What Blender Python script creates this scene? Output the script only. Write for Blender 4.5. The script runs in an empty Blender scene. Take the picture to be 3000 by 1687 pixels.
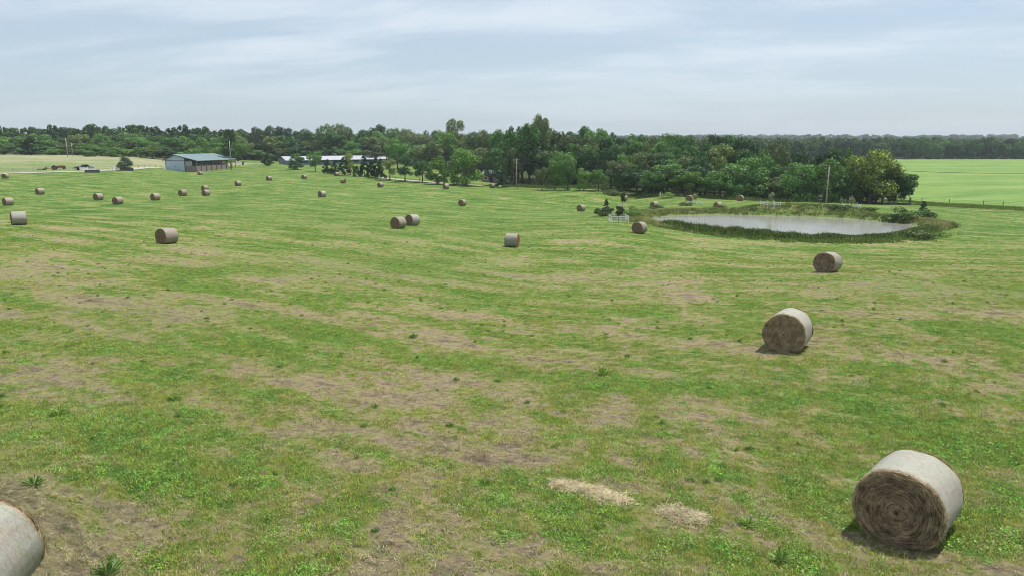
import bpy, math, random
import numpy as np
from mathutils import Vector, Matrix

# ------------------------------------------------------------------ camera, sky, sun, exposure
SC = bpy.context.scene
COL = SC.collection
R = math.radians
F = 2100.0                      # focal length in photo pixels (photo 3000 wide)
PITCH = math.atan((843.5 - 420.0) / F)
CAMZ = 6.1
cp, sp = math.cos(PITCH), math.sin(PITCH)
cd = bpy.data.cameras.new("camera"); cam = bpy.data.objects.new("camera", cd); COL.objects.link(cam)
cd.sensor_width = 36; cd.lens = 36 * F / 3000; cd.clip_start = 0.1; cd.clip_end = 20000
cam.location = (0, 0, CAMZ); cam.rotation_euler = (math.pi / 2 - PITCH, 0, 0)
SC.camera = cam

SUN = Vector((0.31, 0.20, 1.0)).normalized()
sun_el = math.asin(SUN.z); sun_az = math.atan2(SUN.x, SUN.y)
world = bpy.data.worlds.new("World"); SC.world = world; world.use_nodes = True
wn, wl = world.node_tree.nodes, world.node_tree.links
wn.clear()
def N(nodes, typ, **kw):
    n = nodes.new(typ)
    for k, v in kw.items():
        if k.startswith("i_"):
            n.inputs[k[2:].replace("_", " ")].default_value = v
        else:
            setattr(n, k, v)
    return n
wo = N(wn, "ShaderNodeOutputWorld"); bg = N(wn, "ShaderNodeBackground")
bg.inputs["Strength"].default_value = 0.094
sky = N(wn, "ShaderNodeTexSky", sky_type="NISHITA", sun_disc=False, sun_elevation=sun_el, sun_rotation=sun_az,
        air_density=1.0, dust_density=1.6, ozone_density=1.5, altitude=250)
tc = N(wn, "ShaderNodeTexCoord")
sep = N(wn, "ShaderNodeSeparateXYZ"); wl.new(tc.outputs["Generated"], sep.inputs[0])
def wm(op, a, b=None, c=None, clamp=False):
    n = N(wn, "ShaderNodeMath", operation=op, use_clamp=clamp)
    for i, v in enumerate((a, b, c)):
        if v is None: continue
        if isinstance(v, (int, float)): n.inputs[i].default_value = v
        else: wl.new(v, n.inputs[i])
    return n.outputs[0]
zz = wm("MAXIMUM", sep.outputs["Z"], 0.0)
den = wm("ADD", zz, 0.14)
u = wm("DIVIDE", sep.outputs["X"], den); v = wm("DIVIDE", sep.outputs["Y"], den)
cmb = N(wn, "ShaderNodeCombineXYZ")
wl.new(wm("MULTIPLY", u, 0.55), cmb.inputs[0]); wl.new(wm("ADD", wm("MULTIPLY", v, 1.25), wm("MULTIPLY", u, 0.22)), cmb.inputs[1])
cn = N(wn, "ShaderNodeTexNoise", i_Scale=1.15, i_Detail=8.0, i_Roughness=0.62, i_Distortion=0.35)
wl.new(cmb.outputs[0], cn.inputs["Vector"])
cn2 = N(wn, "ShaderNodeTexNoise", i_Scale=0.45, i_Detail=3.0, i_Roughness=0.5)
wl.new(cmb.outputs[0], cn2.inputs["Vector"])
csum = wm("ADD", wm("MULTIPLY", cn.outputs["Fac"], 0.62), wm("MULTIPLY", cn2.outputs["Fac"], 0.42))
mr = N(wn, "ShaderNodeMapRange", interpolation_type="SMOOTHSTEP")
mr.inputs["From Min"].default_value = 0.42; mr.inputs["From Max"].default_value = 0.64
wl.new(csum, mr.inputs["Value"])
# even summer veil over the clean sky, then thin streaked cloud sheets on top
veil = N(wn, "ShaderNodeMix", data_type="RGBA"); veil.inputs["Factor"].default_value = 0.62
wl.new(sky.outputs[0], veil.inputs["A"]); veil.inputs["B"].default_value = (4.2, 5.1, 5.95, 1)
cl = N(wn, "ShaderNodeMix", data_type="RGBA")
hf = N(wn, "ShaderNodeMapRange", interpolation_type="SMOOTHSTEP"); hf.inputs["From Min"].default_value = 0.02; hf.inputs["From Max"].default_value = 0.13
hf.inputs["To Min"].default_value = 0.16; hf.inputs["To Max"].default_value = 0.60
wl.new(sep.outputs["Z"], hf.inputs["Value"])          # clouds melt into the haze towards the horizon
wl.new(wm("MULTIPLY", mr.outputs[0], hf.outputs[0]), cl.inputs["Factor"])
wl.new(veil.outputs["Result"], cl.inputs["A"]); cl.inputs["B"].default_value = (6.7, 7.15, 7.55, 1)
wl.new(cl.outputs["Result"], bg.inputs["Color"]); wl.new(bg.outputs[0], wo.inputs[0])

sd_ = bpy.data.lights.new("sun", "SUN"); sun = bpy.data.objects.new("sun", sd_); COL.objects.link(sun)
sd_.energy = 3.9; sd_.angle = R(0.6); sd_.color = (1.0, 0.95, 0.87)
sun.rotation_euler = SUN.to_track_quat("Z", "Y").to_euler()
SC.view_settings.view_transform = "Standard"; SC.view_settings.look = "None"
SC.view_settings.exposure = 0.52; SC.view_settings.gamma = 1.0
SC.view_settings.use_curve_mapping = False
SC.cycles.filter_width = 1.0; SC.cycles.max_bounces = 6; SC.cycles.diffuse_bounces = 3; SC.cycles.glossy_bounces = 3
SC.cycles.transmission_bounces = 3; SC.cycles.transparent_max_bounces = 6; SC.cycles.volume_bounces = 0

# ------------------------------------------------------------------ helpers
rng = np.random.default_rng(7)
random.seed(7)

def W(px, py, z):
    """photo pixel at depth z -> world point"""
    xn, yn = (px - 1500) / F, (py - 843.5) / F
    return np.array([xn * z, z * (cp - yn * sp), CAMZ - z * (yn * cp + sp)])

def link(o, parent=None):
    COL.objects.link(o)
    if parent is not None: o.parent = parent
    return o
def tag(o, label=None, cat=None, group=None, kind=None):
    if label: o["label"] = label
    if cat: o["category"] = cat
    if group: o["group"] = group
    if kind: o["kind"] = kind
    return o
def empty(name, loc, rz=0.0, scale=(1, 1, 1)):
    o = bpy.data.objects.new(name, None); o.empty_display_size = 0.3
    o.location = loc; o.rotation_euler = (0, 0, rz); o.scale = scale
    return link(o)
def raw_mesh(name, V, Fs, mat, smooth=False, poly=None):
    """V (n,3); Fs (m,k) array of equal sided faces or a list of such arrays"""
    me = bpy.data.meshes.new(name)
    if not isinstance(Fs, list): Fs = [Fs]
    Fs = [np.asarray(f, dtype=np.int32) for f in Fs if len(f)]
    V = np.asarray(V, dtype=np.float32)
    me.vertices.add(len(V)); me.vertices.foreach_set("co", V.ravel())
    loops = np.concatenate([f.ravel() for f in Fs])
    tot = np.concatenate([np.full(len(f), f.shape[1], dtype=np.int32) for f in Fs])
    st = np.concatenate([[0], np.cumsum(tot)[:-1]]).astype(np.int32)
    me.loops.add(len(loops)); me.loops.foreach_set("vertex_index", loops)
    me.polygons.add(len(tot)); me.polygons.foreach_set("loop_start", st); me.polygons.foreach_set("loop_total", tot)
    if smooth: me.polygons.foreach_set("use_smooth", np.ones(len(tot), dtype=bool))
    me.update(calc_edges=True); me.validate()
    if mat is not None: me.materials.append(mat)
    return me
class MB:
    def __init__(s): s.v = []; s.f = []
    def add(s, vs, fs):
        o = len(s.v); s.v += [tuple(map(float, p)) for p in vs]; s.f += [tuple(i + o for i in f) for f in fs]
        return s
    def box(s, a, b, m=None):
        x0, y0, z0 = a; x1, y1, z1 = b
        vs = [(x0,y0,z0),(x1,y0,z0),(x1,y1,z0),(x0,y1,z0),(x0,y0,z1),(x1,y0,z1),(x1,y1,z1),(x0,y1,z1)]
        if m is not None: vs = [tuple(m @ Vector(p)) for p in vs]
        return s.add(vs, [(0,3,2,1),(4,5,6,7),(0,1,5,4),(1,2,6,5),(2,3,7,6),(3,0,4,7)])
    def tube(s, pts, rad, n=8, cap=True):
        pts = [Vector(p) for p in pts]
        rad = [rad] * len(pts) if isinstance(rad, (int, float)) else rad
        vs, fs = [], []
        for i, p in enumerate(pts):
            t = (pts[min(i + 1, len(pts) - 1)] - pts[max(i - 1, 0)]).normalized()
            a = t.cross(Vector((0, 0, 1)) if abs(t.z) < 0.95 else Vector((1, 0, 0))).normalized(); b = t.cross(a)
            for k in range(n):
                w = 2 * math.pi * k / n
                vs.append(p + (a * math.cos(w) + b * math.sin(w)) * rad[i])
        for i in range(len(pts) - 1):
            for k in range(n):
                fs.append((i*n+k, i*n+(k+1)%n, (i+1)*n+(k+1)%n, (i+1)*n+k))
        if cap:
            fs.append(tuple(range(n))[::-1]); fs.append(tuple(range((len(pts)-1)*n, len(pts)*n)))
        return s.add(vs, fs)
    def prism(s, prof, axis, a, b):
        """profile of 2D points extruded along an axis"""
        def P(q, t): return {"x": (t, q[0], q[1]), "y": (q[0], t, q[1]), "z": (q[0], q[1], t)}[axis]
        n = len(prof); vs = [P(q, a) for q in prof] + [P(q, b) for q in prof]
        fs = [(i, (i+1)%n, n+(i+1)%n, n+i) for i in range(n)] + [tuple(range(n))[::-1], tuple(range(n, 2*n))]
        return s.add(vs, fs)
    def mesh(s, name, mat, smooth=False):
        me = bpy.data.meshes.new(name); me.from_pydata(s.v, [], s.f); me.update()
        if smooth: me.polygons.foreach_set("use_smooth", np.ones(len(me.polygons), dtype=bool))
        me.materials.append(mat)
        import bmesh
        bm = bmesh.new(); bm.from_mesh(me); bmesh.ops.recalc_face_normals(bm, faces=bm.faces); bm.to_mesh(me); bm.free()
        return me
    def build(s, name, mat, parent=None, smooth=False, bevel=0.0):
        o = link(bpy.data.objects.new(name, s.mesh(name, mat, smooth)), parent)
        if bevel:
            m = o.modifiers.new("bevel", "BEVEL"); m.width = bevel; m.segments = 2
        return o

class MT:
    """small material/node builder"""
    def __init__(s, name, tree=None):
        if tree is None:
            s.m = bpy.data.materials.new(name); s.m.use_nodes = True; s.t = s.m.node_tree; s.t.nodes.clear()
        else: s.t = tree
        s.n, s.l = s.t.nodes, s.t.links
    def node(s, typ, **kw): return N(s.n, typ, **kw)
    def put(s, sock, v):
        if v is None: return
        if isinstance(v, bpy.types.NodeSocket): s.l.new(v, sock)
        elif isinstance(v, (tuple, list)) and len(v) == 3 and sock.type == "RGBA": sock.default_value = (*v, 1)
        else: sock.default_value = v
    def math(s, op, a, b=None, clamp=False):
        n = s.node("ShaderNodeMath", operation=op, use_clamp=clamp); s.put(n.inputs[0], a); s.put(n.inputs[1], b); return n.outputs[0]
    def step(s, x, a, b, lo=0.0, hi=1.0):
        n = s.node("ShaderNodeMapRange", interpolation_type="SMOOTHSTEP")
        s.put(n.inputs["Value"], x)
        n.inputs["From Min"].default_value = a; n.inputs["From Max"].default_value = b
        n.inputs["To Min"].default_value = lo; n.inputs["To Max"].default_value = hi
        return n.outputs[0]
    def noise(s, vec, scale=1.0, detail=4.0, rough=0.55, dist=0.0):
        n = s.node("ShaderNodeTexNoise", i_Scale=scale, i_Detail=detail, i_Roughness=rough, i_Distortion=dist)
        if vec is not None: s.l.new(vec, n.inputs["Vector"])
        return n.outputs[0]
    def xyz(s, x, y, z=0.0):
        n = s.node("ShaderNodeCombineXYZ"); s.put(n.inputs[0], x); s.put(n.inputs[1], y); s.put(n.inputs[2], z); return n.outputs[0]
    def split(s, vec):
        n = s.node("ShaderNodeSeparateXYZ"); s.l.new(vec, n.inputs[0]); return n.outputs
    def mix(s, f, a, b, blend="MIX"):
        n = s.node("ShaderNodeMix", data_type="RGBA", blend_type=blend)
        s.put(n.inputs["Factor"], f); s.put(n.inputs["A"], a); s.put(n.inputs["B"], b); return n.outputs["Result"]
    def ramp(s, f, stops):
        n = s.node("ShaderNodeValToRGB"); e = n.color_ramp.elements
        while len(e) < len(stops): e.new(0.5)
        for k, (p, c) in enumerate(stops): e[k].position = p; e[k].color = (*c, 1)
        s.l.new(f, n.inputs[0]); return n.outputs[0]
    def bump(s, h, strength=0.4, dist=0.03):
        n = s.node("ShaderNodeBump"); n.inputs["Strength"].default_value = strength; n.inputs["Distance"].default_value = dist
        s.l.new(h, n.inputs["Height"]); return n.outputs[0]
    def principled(s, col, rough=0.8, normal=None, metal=0.0, spec=0.3):
        p = s.node("ShaderNodeBsdfPrincipled"); s.put(p.inputs["Base Color"], col); s.put(p.inputs["Roughness"], rough)
        p.inputs["Metallic"].default_value = metal; p.inputs["Specular IOR Level"].default_value = spec
        if normal is not None: s.l.new(normal, p.inputs["Normal"])
        return p.outputs[0]
    def out(s, sh):
        o = s.node("ShaderNodeOutputMaterial"); s.l.new(sh, o.inputs["Surface"]); return s.m
    def pos(s): return s.node("ShaderNodeNewGeometry").outputs["Position"]
    def obj(s): return s.node("ShaderNodeTexCoord").outputs["Object"]

def simple(name, col, rough=0.7, var=0.25, scale=3.0, metal=0.0, spec=0.35, bump=0.0):
    m = MT(name); p = m.obj()
    n = m.noise(p, scale, 5, 0.6)
    n2 = m.noise(p, scale * 9, 3, 0.6)
    k = m.math("ADD", m.math("MULTIPLY", n, 0.7), m.math("MULTIPLY", n2, 0.3))
    dark = tuple(c * (1 - var) for c in col); lite = tuple(min(1, c * (1 + var)) for c in col)
    c = m.ramp(k, [(0.3, dark), (0.7, lite)])
    nb = m.bump(n2, bump, 0.02) if bump else None
    return m.out(m.principled(c, rough, nb, metal, spec))

# ------------------------------------------------------------------ terrain: surveyed points (photo x, y of the ground, depth)
BALES = [  # photo x of centre, y of base, depth, angle of axis to view, side on which the end shows (-1 left, 1 right)
    (15.7, 524, 203, 28, -1, "brown-ended round hay bale beside the gravel road at the far left edge of the field"),
    (118, 571, 155, 62, -1, "round hay bale alone in the left field below the red tractor"),
    (25, 603, 127, 66, -1, "hay bale at the left edge, just above the side-on bale"),
    (57, 659.6, 73.5, 86, -1, "side-on hay bale near the left edge, pale top and dark lower half"),
    (289, 588, 140, 52, -1, "left hay bale of the near pair below the lone pine planter"),
    (346, 600, 131, 50, -1, "right and lower hay bale of the pair below the lone pine planter"),
    (456, 588, 139, 56, -1, "hay bale below the barn's blue gable, alone between two pairs"),
    (535.6, 575, 161, 50, -1, "dark-ended hay bale just left of the two overlapping bales below the barn"),
    (601, 560.5, 181, 50, -1, "rear of the two overlapping hay bales below the barn, brownish wrap"),
    (604, 574.6, 162, 52, -1, "front of the two overlapping hay bales below the barn"),
    (698, 545.5, 197, 58, -1, "small hay bale right of the barn, below the pole and tall pine"),
    (586.6, 514.5, 275, 50, -1, "tiny hay bale lying directly in front of the barn's open stalls"),
    (891.6, 525.4, 238, 46, -1, "small hay bale standing below the round tree with the thick trunk"),
    (788.6, 530, 218, 56, -1, "small hay bale right of the barn, below the cone-shaped cedar"),
    (986, 517, 252, 48, -1, "small hay bale at the field edge under the row of cedars"),
    (1006, 537.4, 222, 50, 1, "small hay bale with its brown end turned right, below the row of cedars"),
    (944, 578.7, 157, 52, -1, "pale hay bale alone in the middle of the field between barn and pond"),
    (1115, 550, 210, 48, -1, "small hay bale beyond the paired bales, near the end of the cedar row"),
    (1306.6, 555, 202, 52, -1, "small reddish brown hay bale below the big bright green trees"),
    (1441.6, 552, 218, 45, -1, "small hay bale left of the pole with the crossarm"),
    (1355, 604.4, 158, 34, -1, "hay bale above and right of the touching pair, its brown end facing the viewer"),
    (1167.5, 671, 84, 40, -1, "left and front bale of the touching pair in mid field"),
    (1209, 661.7, 89, 48, -1, "right and rear bale of the touching pair in mid field, whiter wrap"),
    (1500, 724.7, 73.5, 76, 1, "side-on grey hay bale in mid field with a sunlit orange right end"),
    (1702, 620, 150, 36, -1, "hay bale left of the caged saplings, at the edge of the tan weeds"),
    (1829, 589, 190, 60, -1, "hay bale half hidden behind an oval sapling by the pond"),
    (1917, 611, 150, 40, -1, "hay bale sunk behind brambles beyond the pond's left end"),
    (2019.4, 591.5, 158, 14, -1, "end-on hay bale beside a caged sapling beyond the pond"),
    (2101, 612, 150, 42, -1, "hay bale of which only the top shows over the weeds on the far pond bank"),
    (2167.6, 590.6, 158, 12, -1, "end-on hay bale standing before the dark wood beyond the pond"),
    (1873, 685.8, 84, 28, -1, "large hay bale at the left corner of the pond beside the white tree cage"),
    (2422, 799, 47.7, 20, -1, "mid-distance hay bale below the pond's right half, dark end facing the viewer"),
    (2303, 1031, 25.0, 11, -1, "near hay bale with white net wrap and dark brown coiled end"),
    (2643, 1603, 12.25, 12, -1, "nearest and largest hay bale, lower right, coiled straw end in full view"),
    (491, 715.5, 62.4, 53, -1, "left-hand hay bale with a torn strip of wrap trailing at its base"),
]
CTRL = [(b[0], b[1], b[2]) for b in BALES] + [
    (0, 509, 238), (240, 502, 246), (480, 494, 282), (0, 455, 335), (110, 455, 335), (250, 459, 335), (400, 463, 335), (520, 470, 345),
    (500, 501, 290), (590, 506, 280), (680, 500, 297), (760, 487, 312), (860, 489, 312), (932, 503, 288), (968, 506, 265), (1050, 515, 250),
    (1146, 526, 236), (1297, 541, 224), (1387, 545, 226), (1512, 551, 217), (1600, 556, 214), (1750, 559, 205),
    (1910, 575, 192), (2100, 584, 184), (2250, 591, 177), (2400, 598, 166), (2540, 599, 167), (2660, 603, 166), (2850, 607, 160),
    (3000, 621, 140), (2850, 700, 91), (3000, 640, 122), (3000, 800, 47), (2750, 468, 570), (3000, 468, 570), (2500, 470, 560),
    (2850, 530, 250), (2600, 655, 112), (2705, 621, 124), (2236, 603, 126), (1812, 656, 96), (2494, 609, 122),
    (2020, 699, 86), (2200, 707, 86), (2340, 712, 86), (2470, 715, 86), (2600, 717, 85), (2101, 612, 147),
    (840, 484, 345), (1100, 484, 340), (1000, 478, 420), (1400, 500, 330), (1600, 500, 330),
]
def hpt(px, z, h):           # ground h metres below the camera at depth-ish z
    xn = (px - 1500) / F
    return np.array([xn * z, z, CAMZ - h])
cpts = [W(*c) for c in CTRL]
for px in (-600, 0, 750, 1500, 2250, 3000, 3600):
    for z, h in ((3.0, 6.3), (7.0, 6.35), (9.5, 6.5)): cpts.append(hpt(px, z, h + (px - 1500) / 1500 * -0.05))
    s = 1 - min(1, max(0, (px - 400) / 1600))
    cpts += [hpt(px, 430, 12.5 - 4.5 * s), hpt(px, 620, 13.2 - 3.5 * s), hpt(px, 1000, 11.5 - 2 * s), hpt(px, 1700, 3.5 - 3 * s), hpt(px, 2700, -11 - 6 * s), hpt(px, 6000, 60)]
cpts += [hpt(-60, 9.9, 6.0), hpt(-200, 9.0, 5.98)]
for z, h in ((20, 6.9), (45, 8.0)):
    cpts += [hpt(-900, z, h), hpt(-300, z, h), hpt(600, z, h), hpt(3900, z, h)]
cpts += [hpt(-1200, 120, 9), hpt(-900, 240, 8.6), hpt(4200, 120, 12.5), hpt(4200, 240, 13)]
cpts = np.array(cpts)
def uv_of(x, y):
    a = np.arctan2(x, y); r = np.hypot(x, y)
    lim = 0.95
    ae = np.where(np.abs(a) > lim, np.sign(a) * lim, a)
    return ae * 2.6, np.log(np.maximum(r, 2.0))
def tps_k(d2): return np.where(d2 > 1e-12, 0.5 * d2 * np.log(d2 + 1e-12), 0.0)
cu, cv = uv_of(cpts[:, 0], cpts[:, 1])
n_ = len(cpts)
# heights relative to distance: fit depression ratio (h / r), which is what perspective shows
cr = np.hypot(cpts[:, 0], cpts[:, 1])
val = (CAMZ - cpts[:, 2]) / cr
K = tps_k((cu[:, None] - cu) ** 2 + (cv[:, None] - cv) ** 2) + np.eye(n_) * 0.0008
Pm = np.stack([np.ones(n_), cu, cv], 1)
A = np.block([[K, Pm], [Pm.T, np.zeros((3, 3))]])
base_h = 6.0 + 0.55 * np.log1p(cr / 14.0) * 2.2          # rough trend of h with r
sol = np.linalg.solve(A, np.concatenate([(CAMZ - cpts[:, 2]) - base_h, np.zeros(3)]))
def tps(x, y):
    x = np.asarray(x, float); y = np.asarray(y, float); sh = x.shape; x = x.ravel(); y = y.ravel()
    outv = np.empty(len(x))
    for i in range(0, len(x), 20000):
        xx, yy = x[i:i+20000], y[i:i+20000]
        u_, v_ = uv_of(xx, yy); rr = np.exp(v_)
        k = tps_k((u_[:, None] - cu) ** 2 + (v_[:, None] - cv) ** 2) @ sol[:n_]
        hh = k + sol[n_] + sol[n_+1] * u_ + sol[n_+2] * v_ + 6.0 + 0.55 * np.log1p(rr / 14.0) * 2.2
        a = np.abs(np.arctan2(xx, yy)); w = np.clip((a - 1.0) / 1.0, 0, 1); w = w * w * (3 - 2 * w)
        hh = hh * (1 - w) + (6.0 + 0.9 * np.log1p(rr / 14.0)) * w
        outv[i:i+20000] = CAMZ - hh
    return outv.reshape(sh)

# pond shore, seen at its water level
HW = 12.1; ZW = CAMZ - HW
def at_level(px, py, zl):
    yn = (py - 843.5) / F; z = (CAMZ - zl) / (yn * cp + sp); return W(px, py, z)
SHORE_PX = [(1905, 643), (1925, 637), (1965, 633), (2040, 630.5), (2120, 630), (2200, 631), (2320, 634), (2433, 638), (2530, 645), (2631, 655),
            (2690, 661), (2705, 666), (2690, 673), (2656, 681), (2600, 695), (2538, 702), (2440, 705), (2330, 703), (2220, 699), (2120, 693), (2020, 682), (1950, 666), (1915, 653)]
SHORE = np.array([at_level(a, b, ZW)[:2] for a, b in SHORE_PX])
def smooth_poly(P, it=2):
    for _ in range(it):
        Q = np.roll(P, -1, 0); P = np.stack([0.75 * P + 0.25 * Q, 0.25 * P + 0.75 * Q], 1).reshape(-1, 2)
    return P
SHORE = smooth_poly(SHORE, 2)
def sdist(x, y, P):
    x = np.asarray(x, float); y = np.asarray(y, float); d = np.full(x.shape, 1e18); ins = np.zeros(x.shape, bool)
    n = len(P)
    for i in range(n):
        ax, ay = P[i]; bx, by = P[(i + 1) % n]
        ex, ey = bx - ax, by - ay; wx, wy = x - ax, y - ay
        t = np.clip((wx * ex + wy * ey) / (ex * ex + ey * ey + 1e-12), 0, 1)
        d = np.minimum(d, (wx - ex * t) ** 2 + (wy - ey * t) ** 2)
        c = (ay > y) != (by > y)
        with np.errstate(divide="ignore", invalid="ignore"):
            ins ^= c & (x < (bx - ax) * (y - ay) / (by - ay + 1e-18) + ax)
    return np.where(ins, -1, 1) * np.sqrt(d)
PC = SHORE.mean(0)
def sstep(x, a, b):
    t = np.clip((x - a) / (b - a), 0, 1); return t * t * (3 - 2 * t)
def gz(x, y):
    x = np.asarray(x, float); y = np.asarray(y, float)
    z = tps(x, y)
    near = np.hypot(x - PC[0], y - PC[1]) < 70
    if np.any(near):
        xs, ys = np.where(near, x, PC[0]), np.where(near, y, PC[1])
        s = sdist(xs, ys, SHORE)
        shore = np.where(s < 0, ZW - 0.05 + np.maximum(s * 0.3, -1.4), ZW - 0.05 + s * 0.36)
        rim = np.maximum(z, ZW + 0.45)
        zb = z + (rim - z) * (1 - sstep(s, 4, 16))
        zn = shore * (1 - sstep(s, 0.3, 4.0)) + zb * sstep(s, 0.3, 4.0)
        z = np.where(near, zn, z)
    return z
def gz1(x, y): return float(gz(np.array([x]), np.array([y]))[0])
def hit(px, py, zmin, zmax):
    """first place where the view line of a photo pixel meets the ground"""
    zs = np.linspace(zmin, zmax, 500); P = np.array([W(px, py, z) for z in zs])
    d = P[:, 2] - gz(P[:, 0], P[:, 1])
    k = np.where((d[:-1] >= 0) & (d[1:] < 0))[0]
    if len(k) == 0:
        i = int(np.argmin(np.abs(d)));  q = P[i]
    else:
        i = k[0]; t = d[i] / (d[i] - d[i + 1]); q = P[i] * (1 - t) + P[i + 1] * t
    return Vector((q[0], q[1], gz1(q[0], q[1])))
def place(px, z):
    """ground point straight under photo column px at distance z along the view"""
    x = (px - 1500) / F * z; y = z * 0.998
    return Vector((x, y, gz1(x, y)))

# ------------------------------------------------------------------ ground
OFFX, OFFY = 137.0, 64.0
TH = R(-32)          # direction of the mown rows
def lush_field(m, P):
    """patchiness of the regrowth after mowing; the same field drives the colour and where the plants stand"""
    x, y, z = m.split(P); x = m.math("ADD", x, OFFX); y = m.math("ADD", y, OFFY)
    uu = m.math("ADD", m.math("MULTIPLY", x, math.cos(TH)), m.math("MULTIPLY", y, math.sin(TH)))
    vv = m.math("ADD", m.math("MULTIPLY", x, -math.sin(TH)), m.math("MULTIPLY", y, math.cos(TH)))
    band = m.noise(m.xyz(m.math("MULTIPLY", uu, 0.075), m.math("MULTIPLY", vv, 0.42)), 1.0, 4, 0.6, 0.4)
    flat = m.xyz(x, y)
    patch = m.noise(flat, 0.16, 5, 0.6, 0.3)
    small = m.noise(flat, 1.25, 5, 0.68, 0.2)
    s = m.math("ADD", m.math("ADD", m.math("MULTIPLY", band, 0.42), m.math("MULTIPLY", patch, 0.36)), m.math("MULTIPLY", small, 0.56))
    return m.math("ADD", m.math("MULTIPLY", m.math("SUBTRACT", s, 0.67), 1.75), 0.475), uu, vv, flat

m = MT("mown_hay_ground"); P = m.pos()
L, uu, vv, flat = lush_field(m, P)
f1 = m.noise(flat, 7.0, 6, 0.75)
f2 = m.noise(m.xyz(m.math("MULTIPLY", uu, 9.0), m.math("MULTIPLY", vv, 22.0)), 1.0, 4, 0.7)
f3 = m.noise(flat, 30.0, 5, 0.8)
f4 = m.noise(m.xyz(m.math("MULTIPLY", uu, 0.7), m.math("MULTIPLY", vv, 2.6), 3.0), 1.0, 6, 0.75)
fine = m.math("ADD", m.math("ADD", m.math("MULTIPLY", f1, 0.28), m.math("MULTIPLY", f2, 0.2)), m.math("ADD", m.math("MULTIPLY", f3, 0.22), m.math("MULTIPLY", f4, 0.30)))
t = m.math("ADD", L, m.math("MULTIPLY", m.math("SUBTRACT", fine, 0.5), 1.8))
xx_, yy_, zz__ = m.split(P)
t = m.math("ADD", t, m.step(yy_, 20, 120, -0.012, 0.13))
col = m.ramp(t, [(0.16, (0.125, 0.092, 0.068)), (0.30, (0.232, 0.182, 0.128)), (0.40, (0.330, 0.272, 0.158)), (0.465, (0.235, 0.245, 0.072)), (0.525, (0.128, 0.200, 0.034)),
                 (0.62, (0.078, 0.170, 0.024)), (0.76, (0.032, 0.085, 0.012))])
big = m.noise(flat, 0.028, 3, 0.5)
col = m.mix(m.step(big, 0.44, 0.68, 0.0, 0.40), col, m.mix(fine, (0.055, 0.13, 0.018), (0.15, 0.215, 0.056)))
mint = m.step(m.noise(m.xyz(m.math("MULTIPLY", uu, 0.09), m.math("MULTIPLY", vv, 0.2), 4.0), 1.0, 4, 0.65), 0.64, 0.72, 0, 0.5)
col = m.mix(mint, col, (0.085, 0.215, 0.055))
rust = m.step(m.noise(m.xyz(m.math("MULTIPLY", uu, 0.14), m.math("MULTIPLY", vv, 0.5), 9.0), 1.0, 5, 0.7), 0.60, 0.70, 0, 0.6)
col = m.mix(rust, col, (0.20, 0.125, 0.082))
wind = m.noise(m.xyz(m.math("MULTIPLY", uu, 0.16), m.math("MULTIPLY", vv, 2.4), 21.0), 1.0, 5, 0.65, 0.3)
col = m.mix(m.step(wind, 0.56, 0.68, 0, 0.5), col, (0.36, 0.315, 0.175))
col = m.mix(m.step(wind, 0.44, 0.34, 0, 0.45), col, (0.060, 0.130, 0.020))
gapn = m.noise(flat, 6.5, 4, 0.7, 0.3)
col = m.mix(m.step(gapn, 0.53, 0.66, 0, 0.75), col, (0.062, 0.068, 0.026))
lit = m.noise(flat, 4.2, 4, 0.75, 0.2)
col = m.mix(m.step(lit, 0.56, 0.70, 0, 0.6), col, m.mix(m.step(L, 0.44, 0.54), (0.40, 0.34, 0.21), (0.165, 0.28, 0.045)))  # paler clumps at random, straw where dry, green where lush
# weed belt round the pond and the floor of the woods are read from the survey attributes
at = m.node("ShaderNodeAttribute", attribute_name="bank"); bank = at.outputs["Fac"]
bn = m.noise(flat, 0.9, 5, 0.65)
bcol = m.ramp(bn, [(0.3, (0.095, 0.165, 0.035)), (0.5, (0.145, 0.195, 0.055)), (0.65, (0.20, 0.215, 0.085))])
col = m.mix(bank, col, bcol)
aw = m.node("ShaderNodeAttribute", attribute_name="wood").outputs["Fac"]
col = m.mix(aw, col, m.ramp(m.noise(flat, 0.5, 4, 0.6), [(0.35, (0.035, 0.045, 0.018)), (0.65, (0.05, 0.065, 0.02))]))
bmp = m.bump(m.math("ADD", m.math("ADD", m.math("MULTIPLY", f1, 0.7), m.math("MULTIPLY", f3, 0.35)), m.math("MULTIPLY", m.noise(flat, 1.8, 4, 0.6), 0.6)), 1.0, 0.16)
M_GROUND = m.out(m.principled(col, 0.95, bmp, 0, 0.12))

al = np.concatenate([np.arange(-180, -48, 4.0), np.arange(-48, 48.01, 0.2), np.arange(52, 180, 4.0)]) * math.pi / 180
rows = [0.6, 1.5, 2.5]
while rows[-1] < 7000:
    r = rows[-1]; rows.append(r * (1.03 if r < 76 else 1.009 if r < 140 else 1.016 if r < 420 else 1.045))
rows = np.array(rows)
AA, RR = np.meshgrid(al, rows, indexing="ij")
GX, GY = RR * np.sin(AA), RR * np.cos(AA)
GZ = gz(GX, GY)
nA, nR = AA.shape
idx = np.arange(nA * nR).reshape(nA, nR)
i0 = idx[:, :-1]; i1 = idx[:, 1:]; j0 = np.roll(i0, -1, 0); j1 = np.roll(i1, -1, 0)
quads = np.stack([i0, j0, j1, i1], -1).reshape(-1, 4)[:, ::-1]
gv = np.stack([GX, GY, GZ], -1).reshape(-1, 3)
gv = np.vstack([gv, [[0, 0, GZ[:, 0].mean()]]])
cen = np.stack([np.full(nA, len(gv) - 1), np.roll(idx[:, 0], -1), idx[:, 0]], 1)
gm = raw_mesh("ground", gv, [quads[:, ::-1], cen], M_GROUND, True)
ground = link(bpy.data.objects.new("ground", gm)); tag(ground, kind="structure")
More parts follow.
